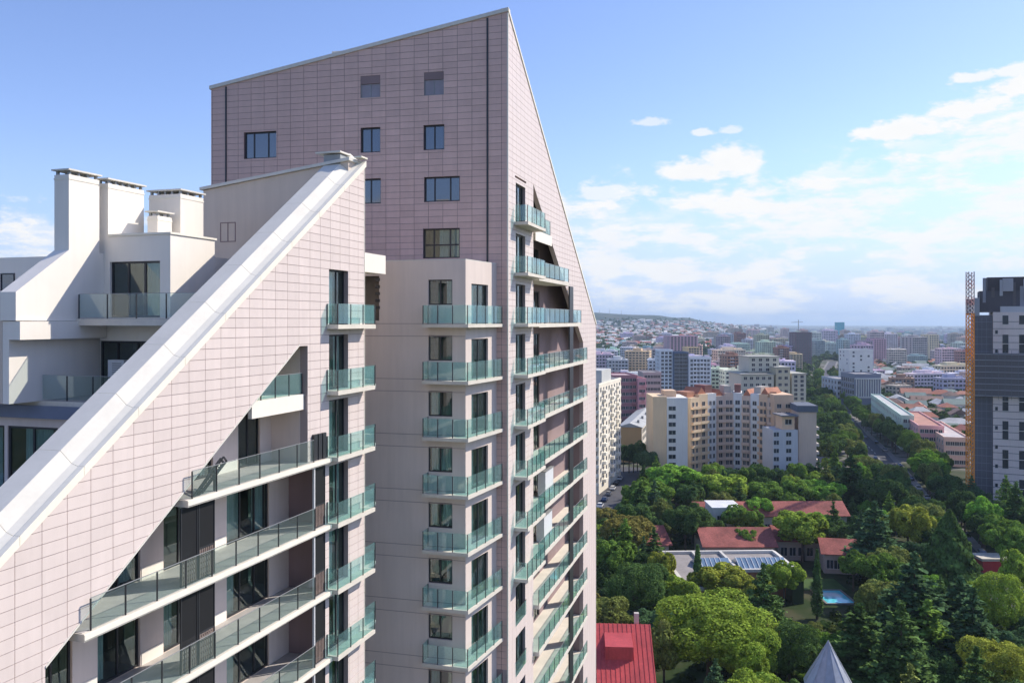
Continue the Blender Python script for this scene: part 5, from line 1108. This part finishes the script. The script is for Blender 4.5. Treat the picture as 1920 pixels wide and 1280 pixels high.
LAND = [((8, 128), 'the bright red roof'), ((pxX(1360, 186), 186), 'the skylight building'), ((pxX(1385, 212), 212), 'the long tiled pavilion'), ((pxX(1450, 240), 240), 'the tiled hall'), ((70, 185), 'the pool'), ((43, 117), 'the chapel roof'), ((117, 205), 'the red kiosk'), ((pxX(1780, 180), 180), 'the pointed linden'), ((pxX(1235, 213), 213), 'the small rust roof'), ((pxX(1575, 205), 205), 'the red tiled cottage'),
        ((26, 270), 'the side street'), ((pxX(1375, 310), 310), 'the curved block'), ((140, 300), 'the main street'), ((pxX(1362, 232), 230), 'the white pavilion'), ((pxX(1715, 142), 142), 'the large cedar'), ((pxX(1330, 140), 140), 'the biggest yellow green tree'), ((pxX(1880, 286), 290), 'the unfinished tower'), ((8, 185), 'the tower edge'), ((pxX(1700, 240), 240), 'the golden tree behind the linden')]
def near(x, y):
    q = sorted(LAND, key=lambda l: math.hypot(x - l[0][0], y - l[0][1])); (lx, ly), n = q[0]; dx, dy = x - lx, y - ly
    side = ('right of' if dx > 0 else 'left of') if abs(dx) > abs(dy) * .6 else ('behind' if dy > 0 else 'in front of')
    return side + ' ' + n
# fill of the park
names = ['dark green'] * 5 + ['green'] * 4 + ['blue green'] * 2 + ['yellow green', 'olive', 'olive', 'bright green', 'brownish']
cnt = 0
for _ in range(6000):
    D = 96 + 226 * rt.random() ** .8; x_ = rt.uniform(1105, 1935); X = pxX(x_, D); kind = rt.choice('bbbbbbbc') if x_ < 1560 else rt.choice('bbbbcc')
    r = rt.uniform(2.4, 5.0); Ht = r * 1.9 + rt.uniform(1, 3)
    if (kind == 'c'): Ht = r * 2.6 + 2; r = r * .9
    if D < 112 and x_ < 1250: continue
    if 1508 < x_ < 1622 and 132 < D < 198: continue
    if 1235 < x_ < 1510 and 150 < D < 176 and Ht > 7: continue
    if X > 140 and D > 270: continue
    if 303 < D and x_ < 1535 and x_ > 1215: continue
    if D > 285 and x_ < 1160: continue
    if not free(X, D, r): continue
    nm = rt.choice(names); nm = 'dark green' if kind == 'c' and nm in ('yellow green', 'brownish', 'bright green') else nm
    plant(kind, X, D, Ht, 2 * r, nm, '%s %s %s %s' % ('small' if r < 3 else 'middling', nm, 'conifer' if kind == 'c' else 'leafy tree', near(X, D)), 'smaller trees filling the park'); cnt += 1
    if cnt > 215: break

LAND2 = [(1282, 900, 'the broad pink tower'), (1507, 1080, 'the dark brick tower'), (1440, 430, 'the cream stepped tower'), (1285, 560, 'the white offices'), (1627, 560, 'the colonnaded office'), (1615, 690, 'the pale grey block'), (1577, 2450, 'the teal skyscraper'), (1650, 1080, 'the pinkish skyline block'), (1751, 1250, 'the yellow skyline block'), (1180, 1300, 'the foot of the hillside'), (1815, 700, 'the crane mast'), (1497, 2300, 'the far crane'), (1701, 400, 'the green terrace'), (1743, 375, 'the pink terrace'), (1530, 330, 'the curved block'), (1400, 900, 'the middle of the skyline'), (1700, 1700, 'the right half of the skyline')]
def near2(X, D):
    x = HX + F_PX * X / D; q = min(LAND2, key=lambda l: abs(l[0] - x) / 60 + abs(math.log(l[1] / D)) * 2); dx = x - q[0]
    side = ('right of ' if dx > 0 else 'left of ') if abs(dx) > 14 else ('beyond ' if D > q[1] else 'in front of ')
    return side + q[2]
KINDN['s'] = 'shrub'; PT['s'] = [PT['b'][2], PT['b'][0]]; ns = 0
for _ in range(900):
    D = rt.uniform(138, 164); x_ = rt.uniform(1505, 1625); X = pxX(x_, D); r = rt.uniform(1.0, 2.0)
    if 62 < X < 77 and D > 178 or not all(math.hypot(X - q[0], D - q[1]) > .7 * (r + q[2]) for q in TREES): continue
    nm = rt.choice(['green', 'olive', 'dark green', 'bright green']); plant('s', X, D, r * 1.7, 2 * r, nm, '%s shrub on the ground below the pool, %s' % (nm, near(X, D)), 'shrubs below the pool'); ns += 1
    if ns > 40: break
# rows along the main street and beyond
for i in range(1, 7):
    a, b = Vector(ROAD[i]), Vector(ROAD[i + 1]); L_ = (b - a).length; d = (b - a) / L_; n = int(L_ / (8.5 if i < 5 else 13))
    for j in range(n):
        for s in (-1, 1):
            off = s * ((11 if i == 3 else 8.5 if i == 4 else 6.0) + 2 * rt.random()); p = a + d * ((j + rt.random() * .5) * L_ / n) + Vector((-d.y, d.x)) * off
            if s == 1 and 330 < p.y < 335: continue
            cn = rt.choice(['dark green', 'green', 'green', 'dark green', 'olive']); plant('b', p.x, p.y, 9 + 5 * rt.random(), 8 + 3 * rt.random(), cn, '%s street tree, %s row, %s' % (cn, 'left' if s == 1 else 'right', near2(p.x, p.y)), 'street trees along the main street')
for j in range(26):
    D = 345 + 12 * j; x_ = rt.uniform(1520, 1560) + max(0, (430 - D)) * .35; plant('b', pxX(x_, D), D, 10 + 4 * rt.random(), 9 + 3 * rt.random(), rt.choice(['dark green', 'green', 'dark green']), 'dark leafy tree in the mass behind the curved block', 'trees behind the curved block')
for j in range(5): plant('b', pxX(1168 + 9 * j, 340), 336 + 4 * rt.random(), 10 + 3 * rt.random(), 8, 'dark green', 'dark tree before the brown end wall of the long low building', 'trees before the long low building')

# ------------------------------------------------------------------ the city beyond
def proto_block(w, d, h, floors, cols, seed):
    r = random.Random(seed); mb = MB(); mb.box(W, -w / 2, w / 2, -d / 2, d / 2, -4, h); mb.box(W, -w / 2 - .2, w / 2 + .2, -d / 2 - .2, d / 2 + .2, h + .01, h + .9)
    if r.random() < .7: mb.box(W, -w * .2, w * .15, -d * .2, d * .3, h + .91, h + 3.6)
    if r.random() < .5: mb.box(W, w * .2, w * .42, -d * .3, d * .1, h + .91, h + 2.6)
    for _ in range(7):
        x, y, q = r.uniform(-.42, .42) * w, r.uniform(-.4, .4) * d, r.uniform(.4, 1.1); mb.box(W, x - q, x + q, y - q * .8, y + q * .8, h + .91, h + .91 + r.uniform(.6, 1.9))
    for _ in range(2):
        x, y = r.uniform(-.4, .4) * w, r.uniform(-.3, .3) * d; mb.box(W, x - .06, x + .06, y - .06, y + .06, h + .91, h + 5)
    mb.cur = 1; fh = h / floors; sf = (w - 1) / cols
    for k in range(floors):
        z = fh * (k + .28)
        for c in range(cols):
            x = -w / 2 + .5 + sf * (c + .5); ww = sf * r.choice((.28, .34, .4)); mb.box(W, x - ww, x + ww, -d / 2 - .06, -d / 2 + .1, z, z + fh * .5)
        for c in range(3):
            y = -d / 2 + d * (c + .5) / 3
            for s in (-1, 1): mb.box(W, s * w / 2 - .07, s * w / 2 + .07, y - 1, y + 1, z, z + fh * .5)
    mb.cur = 2
    for k in range(floors):
        if seed % 2: mb.box(W, -w * .3, -w * .05, -d / 2 - 1.0, -d / 2 - .061, fh * k + .2, fh * k + 1.1)
    return mb.mesh('apartment_block', [M['obj_paint'], M['glass_far'], M['white_band']])
PB = [proto_block(18, 14, 15, 5, 6, 1), proto_block(24, 14, 27, 9, 8, 2), proto_block(16, 16, 33, 11, 5, 3), proto_block(30, 13, 18, 6, 10, 4), proto_block(20, 18, 24, 8, 6, 5), proto_block(14, 12, 12, 4, 5, 6), proto_block(36, 14, 27, 9, 12, 7), proto_block(22, 20, 39, 13, 7, 8)]
PAL = [('cream', (.56, .51, .42)), ('white', (.58, .58, .58)), ('pinkish', (.50, .39, .35)), ('grey', (.36, .37, .39)), ('rust brown', (.30, .17, .15)), ('tan', (.48, .36, .26)), ('pale grey', (.47, .49, .50)), ('grey brown', (.40, .34, .31))]
rb = random.Random(303); placed = []
def street_clear(X, Y, r):
    for i in range(3, len(ROAD) - 1):
        a, b = Vector(ROAD[i]), Vector(ROAD[i + 1]); t = max(0, min(1, (Vector((X, Y)) - a).dot(b - a) / (b - a).length_squared))
        if (Vector((X, Y)) - a.lerp(b, t)).length < 20 + r: return False
    return True
def ok_spot(X, Y, r):
    if any((X - q[0]) ** 2 + (Y - q[1]) ** 2 < (r + q[2]) ** 2 for q in placed): return False
    return street_clear(X, Y, r)
n = 0
for _ in range(5000):
    D = 480 * (3000 / 480) ** rb.random(); x_ = rb.uniform(1112, 1840); X = pxX(x_, D)
    k = rb.randrange(len(PB))
    if x_ > 1500 and D < 900: k = rb.choice((0, 3, 5, 5)) if x_ > 1560 else k
    if x_ > 1515 and D < 620: continue
    if x_ < 1345 and D < 585: continue
    if 1380 < x_ < 1525 and D < 470: continue
    htop = (15, 27, 33, 18, 24, 12, 27, 39)[k]
    if D < 700 and htop > 28: continue
    if float(hmap(X, D)) > 9: continue
    if x_ < 1330 and D > 1150 and htop > 20: continue
    r = 15
    if not ok_spot(X, D, r): continue
    placed.append((X, D, r)); z = float(hmap(X, D)); nm, c = PAL[rb.choice((0, 0, 1, 1, 1, 2, 3, 4, 5, 6, 7))]; c = tuple(min(.8, q * rb.uniform(1.1, 1.6)) for q in c)
    o = inst('apartment_block', PB[k], None, (X, D, z), rb.choice((0, .15, -.2, .3)) + rb.uniform(-.1, .1), c, (rb.uniform(.8, 1.15), rb.uniform(.8, 1.1), rb.uniform(.8, 1.1))); BASE[o.name] = (X, D, z)
    tag(o, 'distant %s %s apartment block, %s' % ('tall' if htop > 26 else 'low' if htop < 17 else 'middling', nm, near2(X, D)), 'building', 'distant apartment blocks of the city'); n += 1
    if n >= 260: break
# houses
def proto_house(w, d, h, rise, hip, seed):
    mb = MB(); mb.box(W, -w / 2, w / 2, -d / 2, d / 2, -3, h); mb.cur = 2
    for c in (-.25, .2): mb.box(W, w * c - .6, w * c + .6, -d / 2 - .05, -d / 2 + .1, h * .35, h * .35 + 1.4)
    mb.box(W, -w / 2 - .05, -w / 2 + .1, -.7, .7, h * .4, h * .4 + 1.3); mb.cur = 1; e = .5; i = w * .3 if hip else -e
    b = [(-w / 2 - e, -d / 2 - e, h + .01), (w / 2 + e, -d / 2 - e, h + .01), (w / 2 + e, d / 2 + e, h + .01), (-w / 2 - e, d / 2 + e, h + .01)]; r0, r1 = (-w / 2 + i, 0, h + rise), (w / 2 - i, 0, h + rise)
    mb.poly([b[0], b[1], r1, r0]); mb.poly([b[2], b[3], r0, r1]); mb.poly([b[1], b[2], r1]); mb.poly([b[3], b[0], r0]); mb.poly(b[::-1])
    return mb.mesh('house', [M['house_wall'], M['obj_roof'], M['glass_far']])
M['house_wall'] = pmat('house_wall', (.64, .58, .50), .85, .15, .05, objrand=.35)
PH = [proto_house(11, 9, 6, 2.6, False, 1), proto_house(14, 9, 7, 2.4, True, 2), proto_house(9, 8, 8, 2.2, True, 3), proto_house(18, 10, 7, 2.6, False, 4)]
RPAL = [('rust red', (.36, .13, .085)), ('rust red', (.42, .18, .12)), ('pale grey', (.46, .46, .45)), ('white', (.66, .66, .64)), ('brown', (.22, .14, .11)), ('green grey', (.22, .28, .24))]
n = 0
for _ in range(6000):
    D = 395 * (1150 / 395) ** rb.random(); x_ = rb.uniform(1545, 1850); X = pxX(x_, D); r = 7.2
    if D < 440 and x_ < 1700: continue
    if x_ < 1670 and 540 < D < 640: continue
    if not street_clear(X, D, r - 2): continue
    if not ok_spot(X, D, r): continue
    placed.append((X, D, r)); nm, c = RPAL[rb.choice((0, 0, 1, 2, 2, 3, 4, 5))]; z = float(hmap(X, D)); o = inst('house', PH[rb.randrange(4)], None, (X, D, z), rb.choice((-.3, 1.25, -.35, 1.2)) + rb.uniform(-.15, .15), c, (rb.uniform(.9, 1.3), rb.uniform(.9, 1.25), rb.uniform(.9, 1.3)))
    tag(o, 'low house with %s roof, %s' % (nm, near2(X, D)), 'house', 'houses of the old quarter'); n += 1
    if n >= 125: break
rows = []
n = 0; small = []
for _ in range(14000):
    D = 1700 * (5200 / 1700) ** rb.random(); x_ = rb.uniform(1105, 1560); X = pxX(x_, D); z = float(hmap(X, D)); yy = HY - F_PX * (z - EYE) / D
    if yy < 603 + max(0, x_ - 1250) * .04 + 14 * rb.random() ** 2: continue
    if z < 1: continue
    if z < 3 and rb.random() < .5: continue
    r = 6 + D * .0015
    if not ok_spot(X, D, r): continue
    placed.append((X, D, r)); nm, c = RPAL[rb.choice((0, 2, 2, 3, 3, 3, 4, 1))]
    if n < 174:
        o = inst('house', PH[rb.randrange(4)], None, (X, D, z), rb.uniform(-.5, .5), c, (1.15, 1.1, rb.uniform(1.0, 1.5))); tag(o, 'tiny %s roofed house on the hillside beyond the city' % nm, 'house', 'tiny houses on the hillside'); n += 1
    else: small.append((X, D, z, rb.uniform(.9, 1.5)))
    if len(small) > 900: break
mb = MB()
for X, D, z, s in small:
    F = frame_at(X, D, rb.uniform(-.5, .5)); w, d, h = 11 * s, 9 * s, 6 * s; mb.cur = 0; mb.box(F, -w / 2, w / 2, -d / 2, d / 2, z - 3, z + h); mb.cur = rb.choice((1, 2, 2)); mb.prism(Fr(F.o, F.b, F.a), [(-d / 2 - .4, z + h + .01), (0, z + h + 2.4), (d / 2 + .4, z + h + .01)], -w / 2, w / 2)
o = mb.build('hillside_houses', [M['white_band'], M['roof_tile'], pmat('pale_roof', (.5, .5, .49), .8, .2, .05)]); tag(o, 'mass of tiny pale houses scattered over the far hillside', 'houses', kind='stuff')
# far belt of the city on the plain, and the trees between buildings: masses nobody could count
mb = MB(); rb2 = random.Random(9)
for _ in range(1500):
    D = 3000 * (9000 / 3000) ** rb2.random(); x_ = rb2.uniform(1100, 1900); X = pxX(x_, D); z = float(hmap(X, D))
    if z > 6 or (x_ < 1500 and D < 7000): continue
    F = frame_at(X, D, rb2.uniform(-.3, .3)); w = rb2.uniform(12, 55); h = rb2.uniform(6, 20) if rb2.random() < .95 else rb2.uniform(20, 38)
    mb.cur = rb2.randrange(4); mb.box(F, -w / 2, w / 2, -9, 9, z - 3, z + h)
fc = [pmat('far_block_%s' % s, c, .85, .15, .02) for s, c in (('pale', (.55, .54, .52)), ('pink', (.42, .32, .33)), ('grey', (.30, .32, .35)), ('cream', (.5, .45, .38)))]
tag(mb.build('far_city', fc), 'hazy far belt of city blocks along the horizon', 'buildings', kind='stuff')
rng = np.random.default_rng(5); C, Nn, S_ = [], [], []; k = 0; pl = np.array(placed)
while k < 5200:
    D = 400 * (5000 / 400) ** rng.random(); x_ = rng.uniform(1100, 1850); X = pxX(x_, D)
    if np.min(np.hypot(pl[:, 0] - X, pl[:, 1] - D) - pl[:, 2] * .55) < 0: continue
    if D < 560 and x_ < 1535: continue
    if not street_clear(X, D, -6 if D > 700 else -2): continue
    z = float(hmap(X, D)); r = rng.uniform(2.5, 5.0) * (1 if D < 1500 else 1.4)
    if z > 70 or (z > 30 and rng.random() < .5): continue
    m = 60 if D < 1000 else 26; d = sph(rng, m); P = d * np.array([r, r, r * .8]) * (.7 + .4 * rng.random((m, 1))) + [X, D, z + r * .95]
    C.append(P); Nn.append(d + rng.normal(size=d.shape) * .4); S_.append(np.full(m, r * (.26 if m == 60 else .4)) * (.7 + .6 * rng.random(m))); k += 1
me = quads_mesh('city_trees', np.vstack(C), np.vstack(Nn), np.concatenate(S_), M['leaf'], .9, rng); o = bpy.data.objects.new('city_trees', me); col.objects.link(o); o.color = (.08, .125, .045, 1)
tag(o, 'dark green mass of distant trees between the houses', 'trees', kind='stuff')

# ------------------------------------------------------------------ undergrowth of the park and the hazy air
C, Nn, S_ = [], [], []
for _ in range(900):
    D = 96 + 230 * rng.random(); x_ = rng.uniform(1105, 1935); X = pxX(x_, D)
    if not all(not (a0 - 1 < X < a1 + 1 and b0 - 1 < D < b1 + 1) for a0, a1, b0, b1 in FOOT): continue
    if not street_clear(X, D, -8) or (235 < D < 350 and abs(X - (20 + 26 * (D - 235) / 115)) < 8): continue
    r = rng.uniform(.7, 1.9); m = 40; d = sph(rng, m); d[:, 2] = np.abs(d[:, 2]); C.append(d * r * (.7 + .4 * rng.random((m, 1))) + [X, D, 0]); Nn.append(d + rng.normal(size=d.shape) * .4); S_.append(r * .2 * (.7 + .6 * rng.random(m)))
me = quads_mesh('undergrowth', np.vstack(C), np.vstack(Nn), np.concatenate(S_), M['leaf'], .9, rng); o = bpy.data.objects.new('undergrowth', me); col.objects.link(o); o.color = (.05, .075, .022, 1); tag(o, 'low green bushes and undergrowth beneath the park trees', 'undergrowth', kind='stuff')
HAZE_DENSITY = 0.00009
mb = MB(); mb.box(W, -16600, 16600, -16600, 16600, -31.5, 172)
hm = bpy.data.materials.new('haze_air'); hm.use_nodes = True; N = hm.node_tree.nodes; N.remove(N['Principled BSDF']); pv = N.new('ShaderNodeVolumePrincipled'); pv.inputs['Color'].default_value = (.62, .80, 1.0, 1); pv.inputs['Density'].default_value = HAZE_DENSITY; pv.inputs['Anisotropy'].default_value = .2
hm.node_tree.links.new(pv.outputs[0], N['Material Output'].inputs['Volume'])
hz = mb.build('haze', hm); tag(hz, 'thin bluish air over the whole city', 'haze', kind='stuff')
